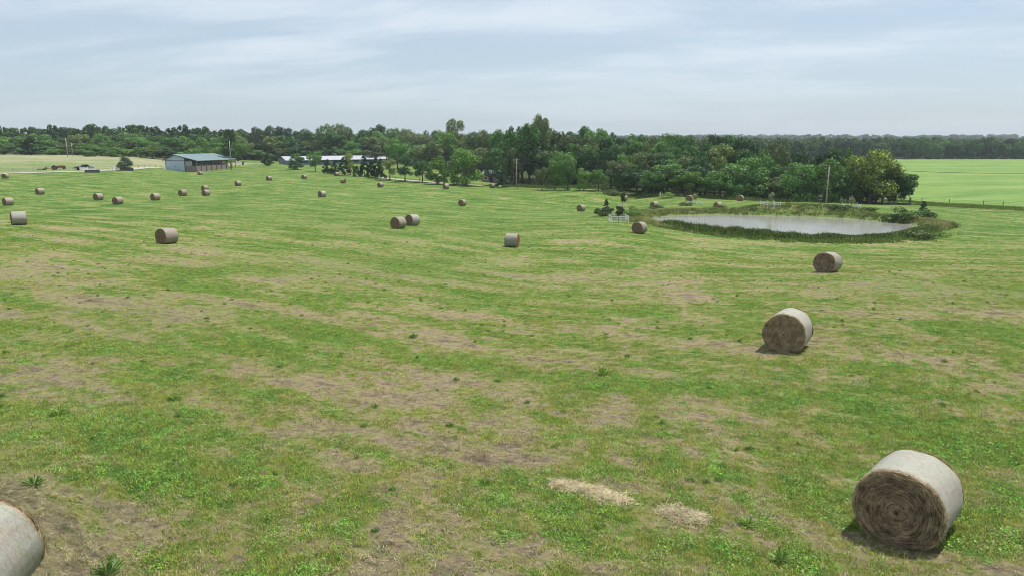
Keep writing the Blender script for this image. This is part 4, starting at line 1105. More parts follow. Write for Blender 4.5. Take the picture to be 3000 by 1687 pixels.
for (px, py, z0, z1, ytop, wpx, kind, col, sz, h, lab, clab) in (
    (1812, 652, 80, 125, 600, 32, "sapling", (0.055, 0.080, 0.032), 2.3, 0.95, "leafy dark sapling inside the nearest white cage, beside the large bale", "nearest square white cage of three rails, by the bale at the pond's left corner"),
    (1776, 622, 90, 150, 579, 26, "cedar", (0.032, 0.062, 0.026), 2.1, 0.8, "irregular conifer sapling rising from the bramble mound left of the pond", "white cage sunk in the bramble mound left of the pond"),
    (1824, 606, 100, 170, 565, 21, "sapling", (0.045, 0.070, 0.03), 1.6, 0.7, "oval sapling in front of a half-hidden bale behind the pond's left end", "small white cage under the oval sapling"),
    (2036, 597, 110, 170, 566, 20, "sapling", SAP, 2.5, 0.55, "lollipop sapling right of the end-on bale beyond the pond", "low white cage beside the end-on bale beyond the pond"),
    (2257, 604, 105, 160, 563, 26, "sapling", SAP, 2.4, 0.8, "pale leafed sapling in a cage on the far pond bank, before the wood", "white rail cage on the middle of the far pond bank"),
    (2494, 608, 105, 160, 581, 22, "sapling", SAP, 2.4, 0.65, "small sapling right of the bare pole beyond the pond", "white cage half covered by brambles right of the bare pole"),
):
    g = hit(px, py, z0, z1); depth = g.y * cp + (CAMZ - g.z) * sp
    tz = CAMZ - depth * ((ytop - 843.5) / F * cp + sp)
    tree(kind, g, tz - g.z, wpx * depth / F, col, lab, SG)
    cage(g, sz, h, rng.uniform(-0.25, 0.25), clab)
g = hit(2705, 621, 100, 150); tree("youngpine", g, 1.95, 1.5, CE, "dark upright juniper on the bank right of the pond", SG)

def rail_fence(a, b_, label):
    a = Vector(a); b_ = Vector(b_); L_ = (b_ - a).length; root = empty("rail_fence", a, math.atan2(b_.y - a.y, b_.x - a.x)); dzz = (b_.z - a.z) / L_
    n = max(2, round(L_ / 2.3))
    for k in range(n + 1):
        x = L_ * k / n; MB().box((x - 0.08, -0.08, x * dzz - 0.3), (x + 0.08, 0.08, x * dzz + 1.35)).build("post", M_WHITE, root)
    for zz_ in (0.35, 0.75, 1.15):
        MB().add([(0.0, -0.13, zz_), (L_, -0.13, zz_ + L_ * dzz), (L_, -0.085, zz_ + L_ * dzz), (0, -0.085, zz_), (0, -0.13, zz_ + 0.17), (L_, -0.13, zz_ + 0.17 + L_ * dzz), (L_, -0.085, zz_ + 0.17 + L_ * dzz), (0, -0.085, zz_ + 0.17)],
                 [(0,3,2,1),(4,5,6,7),(0,1,5,4),(1,2,6,5),(2,3,7,6),(3,0,4,7)]).build("rail", M_WHITE, root)
    tag(root, label, "fence", "white entrance fences")
rail_fence(hit(235, 502.5, 180, 300), hit(279, 500.5, 180, 300), "white three-rail fence panel in front of the black pickup")
rail_fence(hit(330, 500, 180, 300), hit(353, 499, 180, 300), "white three-rail fence panel left of the lone pine")
M_BLOCK = simple("dark_grey_block", (0.13, 0.125, 0.13), 0.95, 0.3, 5, spec=0.1)
M_SOIL = simple("planter_soil", (0.07, 0.05, 0.035), 0.95, 0.3, 4)
def planter(p, wid, label, rz):
    root = empty("block_planter", p, rz); bm_ = MB().box((-0.375, -0.19, 0), (0.375, 0.19, 0.26)).mesh("block", M_BLOCK)
    nx = int(wid / 0.78)
    for lv in range(4):
        for k in range(nx):
            for y in (-1.3, 1.3):
                o = link(bpy.data.objects.new("block", bm_), root); o.location = ((k - (nx - 1) / 2) * 0.78 + (0.12 if lv % 2 else -0.12), y + rng.uniform(-0.02, 0.02), lv * 0.272 - 0.2)
        for k in range(3):
            for s_ in (-1, 1):
                o = link(bpy.data.objects.new("block", bm_), root); o.location = (s_ * (nx * 0.39 + 0.02), (k - 1) * 0.78, lv * 0.272 - 0.2); o.rotation_euler.z = math.pi / 2
    MB().box((-nx * 0.38, -1.1, -0.2), (nx * 0.38, 1.1, 0.78)).build("soil", M_SOIL, root)
    tag(root, label, "planter", "block planters by the farm entrance")
gp = hit(265, 507, 180, 300); planter(gp + Vector((0, 1.2, 0)), 3.9, "low empty planter of dark grey blocks in front of the white fence and pickup", 0.5)
gp2 = hit(366, 501, 180, 310); planter(gp2 + Vector((0, 1.2, 0)), 4.0, "low planter of dark grey blocks under the lone pine", 0.5)
dp = gp2.y * cp + (CAMZ - gp2.z) * sp
tree("youngpine", gp2 + Vector((-0.3, 1.2, 0.6)), 38 * dp / F * 0.98, 52 * dp / F, (0.066, 0.115, 0.060), "lone short-needled pine growing in the block planter by the road", None, name="pine_tree")

# pickup
M_BLACK = simple("black_car_paint", (0.012, 0.014, 0.024), 0.18, 0.1, 1, spec=0.6)
M_CHROME = simple("chrome_grey", (0.55, 0.55, 0.56), 0.3, 0.1, 2, metal=0.6)
M_TYRE = simple("tyre_rubber", (0.018, 0.018, 0.018), 0.85, 0.2, 6)
M_WIND = simple("window_glass_dark", (0.02, 0.03, 0.04), 0.06, 0.05, 1, spec=0.8)
M_REDL = simple("red_lamp", (0.35, 0.02, 0.02), 0.3, 0.1, 2)
gp = hit(246, 500.5, 200, 300)
tr = empty("pickup_truck", gp + Vector((-1.2, 2.6, 0.05)), R(54)); tag(tr, "black crew-cab pickup truck parked on the gravel road behind a white fence", "truck")
# local x forward (nose right)
b = MB(); b.prism([(-3.0, 0.55), (3.05, 0.5), (3.1, 0.95), (2.9, 1.18), (1.35, 1.28), (-0.95, 1.30), (-3.0, 1.27)], "y", -0.98, 0.98); b.build("body", M_BLACK, tr, bevel=0.05)
b = MB(); b.prism([(-0.95, 1.3), (1.38, 1.28), (0.72, 1.9), (-0.72, 1.92)], "y", -0.86, 0.86); cab = b.build("cab", M_BLACK, tr, bevel=0.04)
for s_ in (-1, 1):
    MB().prism([(-0.72, 1.36), (0.18, 1.36), (0.18, 1.82), (-0.62, 1.83)], "y", s_ * 0.865, s_ * 0.88).build("side_window", M_WIND, tr)
    MB().prism([(0.26, 1.36), (1.12, 1.36), (0.66, 1.81), (0.26, 1.82)], "y", s_ * 0.865, s_ * 0.88).build("side_window", M_WIND, tr)
MB().add([(1.40, -0.78, 1.31), (1.40, 0.78, 1.31), (0.78, 0.72, 1.87), (0.78, -0.72, 1.87)], [(0, 1, 2, 3)]).build("windscreen", M_WIND, tr)
MB().add([(-0.97, -0.75, 1.36), (-0.97, 0.75, 1.36), (-0.76, 0.70, 1.84), (-0.76, -0.70, 1.84)], [(3, 2, 1, 0)]).build("rear_window", M_WIND, tr)
MB().box((-2.85, -0.82, 1.22), (-1.05, 0.82, 1.285)).build("bed_liner", M_TRIM, tr)
MB().box((-3.06, -0.8, 0.78), (-3.0, 0.8, 1.25)).build("tailgate", M_BLACK, tr)
MB().box((-3.22, -0.95, 0.52), (-3.02, 0.95, 0.74)).build("rear_bumper", M_CHROME, tr, bevel=0.03)
MB().box((3.08, -0.95, 0.5), (3.24, 0.95, 0.74)).build("front_bumper", M_CHROME, tr, bevel=0.03)
for s_ in (-1, 1):
    MB().box((-3.03, s_ * 0.88 - 0.09, 0.82), (-2.98, s_ * 0.88 + 0.09, 1.22)).build("tail_lamp", M_REDL, tr)
    MB().box((3.02, s_ * 0.78 - 0.16, 0.86), (3.1, s_ * 0.78 + 0.16, 1.06)).build("headlight", M_WHITE, tr)
    for x in (-1.95, 1.95):
        w = MB().tube([(x, s_ * 0.78, 0.4), (x, s_ * 1.03, 0.4)], 0.41, 20).build("wheel", M_TYRE, tr); MB().tube([(x, s_ * 1.02, 0.4), (x, s_ * 1.05, 0.4)], 0.24, 14).build("rim", M_CHROME, w)
MB().box((-3.1, -0.3, 0.85), (-3.065, 0.3, 1.05)).build("licence_plate", M_WHITE, tr)

# red tractor with a mower behind
M_RED = simple("faded_red_paint", (0.24, 0.07, 0.05), 0.5, 0.3, 3)
gp = hit(152, 500, 200, 300) + Vector((0, 3, 0))
tc_ = empty("tractor", gp, R(36)); tag(tc_, "old red open-seat tractor standing on the verge at the far left", "tractor")
b = MB(); b.prism([(0.1, 0.75), (2.5, 0.7), (2.55, 1.35), (2.35, 1.5), (0.1, 1.55)], "y", -0.38, 0.38); b.build("hood", M_RED, tc_, bevel=0.06)
MB().box((2.54, -0.32, 0.75), (2.62, 0.32, 1.38)).build("grille", M_TRIM, tc_)
MB().box((-1.2, -0.3, 0.55), (0.15, 0.3, 1.0)).build("transmission", M_TRIM, tc_)
b = MB(); b.box((-0.95, -0.28, 1.2), (-0.45, 0.28, 1.28)); b.box((-1.0, -0.28, 1.28), (-0.92, 0.28, 1.72)); b.build("seat", M_TRIM, tc_)
b = MB(); b.tube([(0.1, 0, 1.5), (-0.2, 0, 1.85)], 0.03, 6); b.tube([(-0.2 + 0.09 * math.cos(k), 0.2 * math.sin(k), 1.85 + 0.12 * math.cos(k)) for k in np.linspace(0, 6.283, 13)], 0.025, 5); b.build("steering_wheel", M_TRIM, tc_)
MB().tube([(1.6, 0.15, 1.45), (1.6, 0.15, 2.2)], 0.05, 8).build("exhaust", M_TRIM, tc_)
for s_ in (-1, 1):
    w = MB().tube([(-0.8, s_ * 0.6, 0.78), (-0.8, s_ * 1.0, 0.78)], 0.8, 22).build("rear_wheel", M_TYRE, tc_); MB().tube([(-0.8, s_ * 0.99, 0.78), (-0.8, s_ * 1.03, 0.78)], 0.45, 16).build("rim", M_RED, w)
    w = MB().tube([(2.1, s_ * 0.55, 0.42), (2.1, s_ * 0.8, 0.42)], 0.42, 18).build("front_wheel", M_TYRE, tc_); MB().tube([(2.1, s_ * 0.79, 0.42), (2.1, s_ * 0.83, 0.42)], 0.22, 12).build("rim", M_RED, w)
    fb = MB()
    for k in range(8):
        a0, a1 = R(20 + k * 18), R(38 + k * 18)
        fb.add([(-0.8 + 0.9 * math.cos(q), s_ * 0.5 + yy * s_, 0.78 + 0.9 * math.sin(q)) for q in (a0, a1) for yy in (0, 0.5)], [(0, 1, 3, 2)])
    fb.build("fender", M_RED, tc_)
mw = empty("hay_mower", gp + Vector((-3.4, -2.3, 0)), R(36)); tag(mw, "dark low hay mower hitched behind the red tractor", "mower")
MB().box((-1.9, -0.45, 0.22), (1.1, 0.45, 0.5)).build("cutter_bar", M_TRIM, mw)
MB().tube([(1.0, 0, 0.5), (2.9, 0, 0.8)], 0.08, 6).build("drawbar", M_RED, mw)
MB().box((0.5, -0.3, 0.5), (1.2, 0.3, 1.0)).build("gearbox", M_RED, mw)
for s_ in (-1, 1): MB().tube([(0.2, s_ * 0.55, 0.3), (0.2, s_ * 0.72, 0.3)], 0.3, 14).build("wheel", M_TYRE, mw)

# feed barrel and gate right of the barn, white stake, rail by the wood
gp = hit(712, 484, 240, 345)
bb = empty("steel_barrel", gp); tag(bb, "dark rusty barrel standing right of the pole by the tall pine", "barrel")
MB().tube([(0, 0, -0.1), (0, 0, 0.02), (0, 0, 0.6), (0, 0, 1.15), (0, 0, 1.2)], [0.42, 0.44, 0.46, 0.44, 0.42], 16).build("drum", M_BLOCK, bb, True)
MB().tube([(0, 0, 1.2), (0, 0, 1.24)], [0.45, 0.45], 16).build("lid_ring", M_TRIM, bb)
rail_fence(hit(693, 481, 240, 345), hit(708, 483, 240, 345), "short white rail fence between the pole and the barrel")
rail_fence(place(748, 318), place(768, 318), "white gate-like fence left of the cone-shaped cedar")
gp = hit(1934, 578, 150, 240); o = MB().box((-0.09, -0.09, -0.3), (0.09, 0.09, 1.35)).build("marker_stake", M_WHITE); o.location = gp; tag(o, "white marker stake in the weeds before the dark wood", "stake")
gp = hit(2600, 599, 120, 240)
ga = empty("field_gate", gp, 0.1); tag(ga, "low pale field gate lying beside the yellow-green tree", "gate")
for zz_ in (0.25, 0.55): MB().box((-0.9, -0.04, zz_), (2.3, 0.04, zz_ + 0.09)).build("rail", M_GREYP, ga)
for xx in (-0.9, 0.7, 2.2): MB().box((xx, -0.07, -0.2), (xx + 0.1, 0.07, 0.75)).build("post", M_GREYP, ga)

# wire fences
M_POST = simple("grey_fence_post", (0.14, 0.12, 0.10), 0.9, 0.3, 5)
def wire_fence(path, step, h, label, r=0.06):
    P = [Vector(p) for p in path]; pts = []
    for i in range(len(P) - 1):
        n = max(1, int((P[i + 1] - P[i]).length / step))
        for k in range(n): pts.append(P[i].lerp(P[i + 1], k / n))
    pts.append(P[-1])
    for p in pts: p.z = gz1(p.x, p.y)
    root = empty("wire_fence", pts[0]); o_ = pts[0]; pm = MB().tube([(0, 0, -0.3), (0, 0, h)], [r, r * 0.85], 6).mesh("post", M_POST)
    for p in pts:
        o = link(bpy.data.objects.new("post", pm), root); o.location = p - o_; o.scale.z = rng.uniform(0.9, 1.1); o.rotation_euler = (rng.normal(0, 0.03), rng.normal(0, 0.03), 0)
    for zz_ in (0.4, 0.75, 1.05):
        b = MB(); b.tube([p - o_ + Vector((0, 0, zz_ * h / 1.2)) for p in pts], 0.012, 4); b.build("fence_wire", M_WIRE, root)
    tag(root, label, "wire fence", "wire fences")
wire_fence([(p[0], p[1] + 6.5) for p in road_c[1:]] and [Vector((p[0], p[1] + 6.5, 0)) for p in road_c[1:]], 5.0, 1.25, "thin wire fence running along the far side of the gravel road")
wire_fence([Vector((p.x, p.y, 0)) for p in pl[1:]], 4.5, 1.3, "wire fence with dark posts along the foot of the bright pasture", 0.08)
bp = hit(2665, 602, 110, 220); o = MB().tube([(0, 0, -0.4), (0, 0, 1.1), (0.02, 0, 1.75)], [0.24, 0.22, 0.2], 9).build("gate_post", M_POST); o.location = bp; tag(o, "thick dark gate post at the corner of the pasture fence", "post")
wire_fence([Vector((p.x, p.y - 1.2, 0)) for p in lp], 4.0, 1.2, "low dark wire fence between the hayfield and the gravel lane", 0.05)

# ------------------------------------------------------------------ plants of the banks
def blades(P, h, w, lean, r, n_seg=1):
    n = len(P); a = r.uniform(0, 6.283, n); d = np.stack([np.cos(a), np.sin(a), np.zeros(n)], 1); ln = (lean * r.uniform(0.2, 1.0, n) * h)
    a2 = r.uniform(0, 6.283, n); s = np.stack([np.cos(a2), np.sin(a2), np.zeros(n)], 1) * (w * 0.5)[:, None]
    up = np.array([0, 0, 1.0]); mid = P + d * (ln * 0.35)[:, None] + up * (h * 0.6)[:, None]; tip = P + d * ln[:, None] + up * h[:, None]
    V = np.stack([P - s, P + s, mid + s * 0.8, mid - s * 0.8, tip], 1).reshape(-1, 3); b = np.arange(n)[:, None] * 5
    return V, [b + np.array([[0, 1, 2, 3]]), b + np.array([[3, 2, 4]])]
def bank_points(n, smin, smax, angf, r):
    out = []
    while len(out) < n:
        i = r.integers(0, len(SHORE), n); p = SHORE[i] + (SHORE[(i + 1) % len(SHORE)] - SHORE[i]) * r.uniform(0, 1, n)[:, None]
        d = p - PC; d /= np.linalg.norm(d, axis=1)[:, None]
        q = p + d * r.uniform(smin, smax, n)[:, None] + r.normal(0, 0.25, (n, 2)); ang = np.arctan2(q[:, 1] - PC[1], q[:, 0] - PC[0])
        s = sdist(q[:, 0], q[:, 1], SHORE)
        k = (s > smin * 0.5 - 0.2) & (r.uniform(0, 1, n) < angf(ang, s)); out += list(q[k])
    q = np.array(out[:n]); return q
def plant_stuff(name, q, hmin, hmax, w, lean, per, spread, col, seed, var=0.4, tall=None):
    r = np.random.default_rng(seed); n = len(q)
    hh = r.uniform(hmin, hmax, n)
    if tall is not None: hh = hh * tall(q)
    P = np.repeat(q, per, 0) + r.normal(0, spread, (n * per, 2)); H = np.repeat(hh, per) * r.uniform(0.55, 1.1, n * per)
    Z = np.repeat(gz(q[:, 0], q[:, 1]), per) - 0.05
    V, Fs = blades(np.column_stack([P, Z]), H, np.full(n * per, w) * r.uniform(0.6, 1.4, n * per), lean, r)
    o = link(bpy.data.objects.new(name, raw_mesh(name, V, Fs, foliage(name + "_leaf", col, var, 0.2)))); tag(o, kind="stuff"); return o
r = np.random.default_rng(77)
def near_side(a, s): return ((a < -0.35) & (a > -2.75)) * np.clip(1.0 - 0.10 * np.maximum(s - 1.5, 0), 0, 1) * (0.55 + 0.45 * np.sin(a * 9 + 1) ** 2)
def all_round(a, s): return np.where((a > -0.7) & (a < 0.45) & (s > 4.2), 0.0, np.clip(0.9 - s * 0.05, 0.05, 1))
def tan_side(a, s): return np.where(np.abs(a) > 2.5, 1.0, np.where((a > -0.6) & (a < 0.3), 0.7, np.where(a < 0, 0.06, 0.35))) * np.clip(1 - s / 8.5, 0, 1) * np.where((a > -0.7) & (a < 0.45) & (s > 4.5), 0.0, 1.0)
def lump(q): return np.interp(q[:, 0], [20, 30, 46], [1.1, 1.0, 0.5]) * (0.45 + 0.55 * np.sin(q[:, 0] * 0.55 + np.sin(q[:, 1] * 0.8) * 2) ** 2 + 0.35 * np.sin(q[:, 0] * 2.3 + q[:, 1]) ** 2)
qn = bank_points(1500, 0.4, 3.6, near_side, r)
plant_stuff("reeds", qn, 0.62, 0.95, 0.085, 0.35, 40, 0.28, (0.165, 0.230, 0.075), 1, var=0.7, tall=lump)
plant_stuff("bank_weeds", bank_points(2600, 0.5, 6.5, all_round, r), 0.22, 0.5, 0.07, 0.6, 22, 0.30, (0.170, 0.235, 0.070), 2)
plant_stuff("dry_bank_grass", bank_points(900, 0.8, 6.5, tan_side, r), 0.3, 0.65, 0.045, 0.7, 22, 0.32, (0.31, 0.295, 0.175), 3)
# weedy strip along the farm track and fence foot
def along(path, n, wid, r):
    P = np.array(path); i = r.integers(0, len(P) - 1, n); t = r.uniform(0, 1, n)[:, None]; return P[i] + (P[i + 1] - P[i]) * t + r.normal(0, wid, (n, 2))
plant_stuff("track_weeds", np.vstack([along([(p.x, p.y - 3.6) for p in tp_], 380, 0.6, r), along([(p.x, p.y - 0.6) for p in pl], 420, 0.6, r)]), 0.25, 0.7, 0.07, 0.6, 18, 0.40, (0.125, 0.185, 0.055), 4)
wl_ = []
for px in np.arange(1480, 2480, 6.0): q = place(px, P_(px) - rng.uniform(1, 7)); wl_.append((q.x, q.y))
plant_stuff("wood_edge_weeds", np.array(wl_)[r.integers(0, len(wl_), 900)] + r.normal(0, 0.8, (900, 2)), 0.4, 1.2, 0.10, 0.7, 16, 0.45, (0.13, 0.185, 0.06), 5)
# bramble mounds and bushes
for (px, py, z0, z1, wpx, hpx, col, lab) in (
    (1768, 634, 85, 130, 66, 22, (0.038, 0.068, 0.026), "dark bramble mound swallowing a white cage left of the pond"),
    (1862, 640, 88, 130, 62, 24, (0.090, 0.150, 0.04), "bright green weed thicket at the pond's left end"),
    (2012, 604, 105, 150, 40, 9, (0.060, 0.095, 0.04), "low brambles below the cage beside the end-on bale"),
    (2112, 612, 100, 150, 42, 11, (0.085, 0.130, 0.045), "weedy bush on the far bank hiding a bale"),
    (1925, 612, 105, 150, 42, 9, (0.07, 0.11, 0.045), "low brambles in front of the sunken bale"),
    (2470, 614, 100, 150, 62, 11, (0.06, 0.10, 0.045), "grey-green brambles by the cage right of the bare pole"),
    (2545, 622, 100, 150, 60, 13, (0.07, 0.12, 0.04), "leafy bush between the bare pole and the juniper"),
    (2655, 648, 95, 140, 96, 27, (0.062, 0.105, 0.034), "large bush mound at the pond's far right corner"),
    (2728, 640, 95, 140, 70, 20, (0.045, 0.080, 0.032), "dark bush mound below the juniper"),
    (2712, 704, 75, 110, 74, 24, (0.085, 0.125, 0.045), "rounded weed bush at the pond's near right corner"),
    (2795, 668, 90, 130, 30, 14, (0.07, 0.11, 0.04), "small weed clump right of the pond in tan grass"),
    (1790, 574, 150, 240, 52, 14, (0.075, 0.11, 0.045), "scrubby bush at the edge of the shaded lawn"),
    (1850, 578, 150, 240, 60, 13, (0.065, 0.10, 0.04), "low scrub left of the leaning-trunk tree"),
    (1955, 582, 150, 240, 50, 12, (0.10, 0.15, 0.05), "light green scrub beside the white marker stake"),
):
    g = hit(px, py, z0, z1); depth = g.y * cp + (CAMZ - g.z) * sp
    tree("shrub", g + Vector((0, wpx * depth / F * 0.3, -0.05)), hpx * depth / F * 1.9, wpx * depth / F * 1.15, tuple(q * 1.5 for q in col), lab, "bushes round the pond and wood edge", cat="shrub")

# ------------------------------------------------------------------ grass, clover and straw of the foreground
M_CLOVER = foliage("clover_leaf", (0.115, 0.250, 0.048), 0.65, 0.35)
M_GRASS = foliage("grass_blade", (0.215, 0.290, 0.066), 0.6, 0.4, (0.30, (0.38, 0.31, 0.20)))
M_WEED = foliage("weed_leaf", (0.125, 0.225, 0.06), 0.4, 0.3)
def clover_mesh(seed, n, rad, hmax, size, mat, nm):
    r = np.random.default_rng(seed); q = np.sqrt(r.uniform(0, 1, n)) * rad; a = r.uniform(0, 6.283, n)
    C = np.stack([q * np.cos(a), q * np.sin(a), hmax * r.uniform(0.3, 1.0, n) * (1 - 0.5 * q / rad)], 1); D = np.tile(np.array([[0.0, 0, 1.0]]), (n, 1))
    V, Q = cards(C, D, size, r, 0.45, 0.9)
    if nm == "weed_plant": V[0] = (0, 0, 0); Q = Q.copy(); Q[:, 0] = 0        # a rosette: all leaves rise from one root
    return raw_mesh(nm, V, Q, mat)
def tuft_mesh(seed, n, rad, h0, h1, w, lean, mat, nm):
    r = np.random.default_rng(seed); q = np.sqrt(r.uniform(0, 1, n)) * rad; a = r.uniform(0, 6.283, n)
    V, Fs = blades(np.stack([q * np.cos(a), q * np.sin(a), np.full(n, -0.01)], 1), r.uniform(h0, h1, n), np.full(n, w), lean, r); return raw_mesh(nm, V, Fs, mat)
def straw_mesh(seed, n, rad, nm, mat):
    r = np.random.default_rng(seed); q = np.sqrt(r.uniform(0, 1, n)) * rad; a = r.uniform(0, 6.283, n)
    C = np.stack([q * np.cos(a), q * np.sin(a), r.uniform(0.01, 0.035, n)], 1); b = r.uniform(0, 6.283, n); D = np.stack([np.cos(b), np.sin(b), r.normal(0, 0.15, n)], 1)
    V, Q = strips(C, D, r.uniform(0.04, 0.12, n), r.uniform(0.003, 0.006, n), np.array([0, 0, 1.0])); return raw_mesh(nm, V, Q, mat)
# single plants that stand out; they also lend their shape to the ground cover
def plant(name, mesh, px, py, sc, label, cat, group):
    g = hit(px, py, 4, 90); o = link(bpy.data.objects.new(name, mesh)); o.location = g; o.scale = (sc, sc, sc); o.rotation_euler.z = rng.uniform(0, 6.28); tag(o, label, cat, group); return o
CLM = clover_mesh(1, 44, 0.19, 0.065, 0.015, M_CLOVER, "clover_plant"); CLM2 = clover_mesh(2, 80, 0.24, 0.24, 0.017, M_WEED, "weed_plant")
TUM = tuft_mesh(3, 34, 0.15, 0.025, 0.085, 0.008, 1.3, M_GRASS, "grass_tuft"); STM = straw_mesh(4, 26, 0.26, "straw_wisp", M_STRAND)
c_src = plant("clover_plant", CLM, 1560, 1110, 1.3, "low clover clump in the middle of the foreground", "clover", "single plants in the foreground")
g_src = plant("grass_tuft", TUM, 530, 1550, 2.0, "tall green grass tuft right of the cut-off bale", "grass tuft", "single plants in the foreground")
s_src = plant("straw_wisp", STM, 1270, 1560, 1.2, "flat straw wisp lying in the bottom centre", "straw", "single plants in the foreground")
for (px, py, sc, lab) in ((2288, 1645, 1.1, "leafy dark weed left of the nearest bale at the bottom edge"), (315, 1685, 1.2, "leafy weed at the bottom edge near the cut-off bale"), (1764, 1096, 1.3, "dark weed tuft in the middle distance left of the near white bale"),
                          (510, 1172, 0.9, "round weed tuft in the left foreground"), (2190, 1540, 0.8, "small weed a little left of the nearest bale"), (175, 1215, 1.1, "broad weed clump at the left edge"),
                          (1210, 990, 1.0, "small dark weed in mid field above the straw streaks"), (100, 1420, 0.9, "small dark weed above the cut-off bale")):
    plant("weed_plant", CLM2, px, py, sc, lab, "weed", "weeds in the foreground")

# ground under the camera's nearer view, as the bed the plants grow on
ga_ = np.arange(-44, 44.01, 1.0) * math.pi / 180; gr_ = np.exp(np.linspace(math.log(6.0), math.log(140), 90))
A2, R2 = np.meshgrid(ga_, gr_, indexing="ij"); X2, Y2 = R2 * np.sin(A2), R2 * np.cos(A2); Z2 = gz(X2, Y2)
n1_, n2_ = A2.shape; SP = sdist(X2, Y2, SHORE); ix = np.arange(n1_ * n2_).reshape(n1_, n2_)
Q2 = np.stack([ix[:-1, :-1], ix[:-1, 1:], ix[1:, 1:], ix[1:, :-1]], -1).reshape(-1, 4)[:, ::-1]
Q2 = Q2[SP.ravel()[Q2].min(1) > 6.0]
def cover(name, src, dens_nodes, smin, smax, seed, d0, fall):
    me = raw_mesh(name, np.stack([X2, Y2, Z2], -1).reshape(-1, 3), Q2, None); o = link(bpy.data.objects.new(name, me)); tag(o, kind="stuff")
    g = bpy.data.node_groups.new(name + "_growth", "GeometryNodeTree"); m = MT("", g)
    g.interface.new_socket("Geometry", in_out="INPUT", socket_type="NodeSocketGeometry"); g.interface.new_socket("Geometry", in_out="OUTPUT", socket_type="NodeSocketGeometry")
    gi = m.node("NodeGroupInput"); go = m.node("NodeGroupOutput"); P = m.node("GeometryNodeInputPosition").outputs[0]
    L, uu, vv, flat = lush_field(m, P)
    x, y, z = m.split(P); rr = m.math("SQRT", m.math("ADD", m.math("MULTIPLY", x, x), m.math("MULTIPLY", y, y)))
    f = m.math("POWER", m.math("DIVIDE", d0, m.math("MAXIMUM", rr, d0)), fall)
    f = m.math("MULTIPLY", f, m.step(rr, 60, 138, 1, 0))
    de = m.math("MULTIPLY", dens_nodes(m, L, flat), f)
    dp_ = m.node("GeometryNodeDistributePointsOnFaces"); dp_.inputs["Seed"].default_value = seed
    m.l.new(gi.outputs[0], dp_.inputs["Mesh"]); m.l.new(de, dp_.inputs["Density"])
    ip = m.node("GeometryNodeInstanceOnPoints"); oi = m.node("GeometryNodeObjectInfo"); oi.inputs[0].default_value = src; oi.transform_space = "ORIGINAL"
    rv = m.node("FunctionNodeRandomValue", data_type="FLOAT_VECTOR"); rv.inputs[0].default_value = (-0.15, -0.15, 0); rv.inputs[1].default_value = (0.15, 0.15, 6.283)
    rs = m.node("FunctionNodeRandomValue", data_type="FLOAT"); rs.inputs[2].default_value = smin; rs.inputs[3].default_value = smax
    m.l.new(dp_.outputs["Points"], ip.inputs["Points"]); m.l.new(oi.outputs["Geometry"], ip.inputs["Instance"]); m.l.new(rv.outputs[0], ip.inputs["Rotation"]); m.l.new(rs.outputs[1], ip.inputs["Scale"])
    m.l.new(ip.outputs[0], go.inputs[0]); o.modifiers.new("growth", "NODES").node_group = g; return o
cover("clover", c_src, lambda m, L, fl: m.math("MULTIPLY", m.math("MULTIPLY", m.step(L, 0.48, 0.60), m.step(m.noise(fl, 3.2, 3, 0.6), 0.42, 0.60, 0.08, 1)), 120.0), 0.45, 1.3, 1, 14.0, 1.3)
cover("grass", g_src, lambda m, L, fl: m.math("MULTIPLY", m.math("MULTIPLY", m.step(L, 0.36, 0.56, 0.06, 1.0), m.step(m.noise(fl, 4.2, 4, 0.75, 0.2), 0.42, 0.62, 0.12, 1)), 190.0), 0.45, 1.35, 2, 14.0, 1.3)
cover("straw", s_src, lambda m, L, fl: m.math("MULTIPLY", m.step(L, 0.56, 0.40), 9.0), 0.6, 1.2, 3, 14.0, 1.3)
w_src = [o for o in COL.objects if o.name.startswith("weed_plant")][0]
cover("weeds", w_src, lambda m, L, fl: m.math("MULTIPLY", m.step(m.noise(fl, 0.4, 3, 0.6), 0.45, 0.66), 0.9), 0.25, 0.6, 4, 20.0, 0.9)

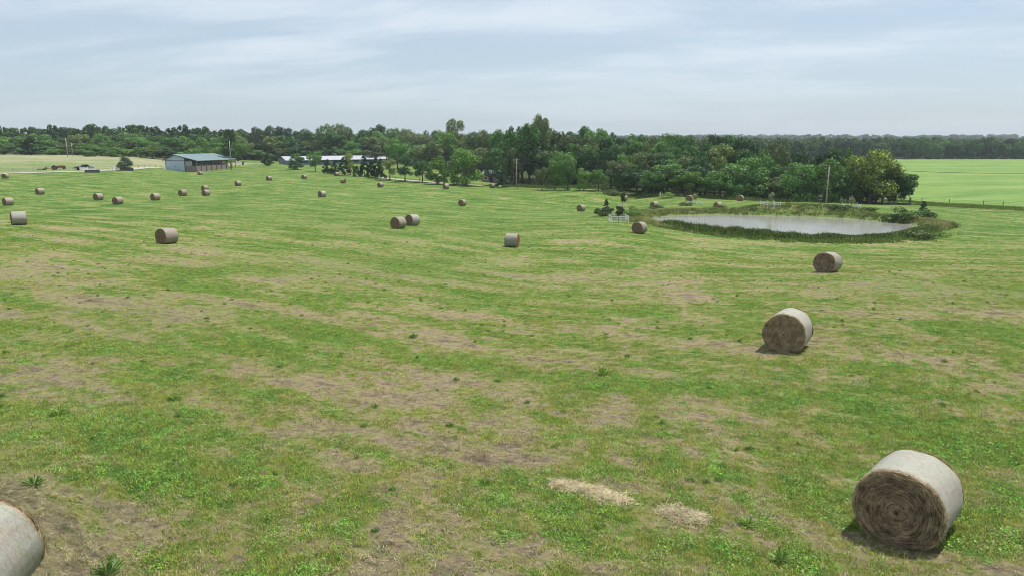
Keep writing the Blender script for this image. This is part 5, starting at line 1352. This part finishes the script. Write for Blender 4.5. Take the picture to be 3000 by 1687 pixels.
# left-over straw heaps
def straw_heap(path, n, wid, hgt, label, seed):
    r = np.random.default_rng(seed); W_ = [hit(a, b, 6, 40) for a, b in path]; P = np.array([(p.x, p.y) for p in W_])
    c0 = P.mean(0); q = along(P, n, wid, r); z = gz(q[:, 0], q[:, 1]); dd = np.full(n, 9.0)
    for i in range(len(P) - 1):
        e = P[i + 1] - P[i]; t = np.clip(((q - P[i]) @ e) / (e @ e), 0, 1); dd = np.minimum(dd, np.linalg.norm(q - P[i] - t[:, None] * e, axis=1))
    z = z + 0.015 + hgt * np.exp(-(dd / (wid * 1.1)) ** 2) * r.uniform(0.3, 1.0, n)
    a = r.uniform(0, 6.283, n); D = np.stack([np.cos(a), np.sin(a), r.normal(0, 0.2, n)], 1)
    zc = gz1(c0[0], c0[1]); C = np.column_stack([q - c0, z - zc])
    V, Q = strips(C, D, r.uniform(0.10, 0.30, n), r.uniform(0.006, 0.014, n), np.array([0, 0, 1.0]))
    o = link(bpy.data.objects.new("straw_heap", raw_mesh("straw_heap", V, Q, M_STRAND))); o.location = (c0[0], c0[1], zc); tag(o, label, "straw", "left-over straw heaps")
straw_heap([(1635, 1418), (1690, 1430), (1760, 1450), (1825, 1470)], 2600, 0.13, 0.05, "larger pale straw heap strewn in the centre foreground", 1)
straw_heap([(1955, 1495), (2000, 1505), (2050, 1520)], 800, 0.14, 0.03, "smaller straw heap trailing toward the nearest bale", 2)

# ------------------------------------------------------------------ summer haze
hz = MB().box((-4200, -400, -75), (4200, 6500, 60)).build("haze", bpy.data.materials.new("haze_air")); tag(hz, kind="stuff")
hm = hz.data.materials[0]; hm.use_nodes = True; hm.node_tree.nodes.clear()
pv = hm.node_tree.nodes.new("ShaderNodeVolumePrincipled"); ho_ = hm.node_tree.nodes.new("ShaderNodeOutputMaterial")
pv.inputs["Color"].default_value = (0.80, 0.88, 1.0, 1); pv.inputs["Density"].default_value = 0.00013; pv.inputs["Anisotropy"].default_value = 0.2
hm.node_tree.links.new(pv.outputs[0], ho_.inputs["Volume"])
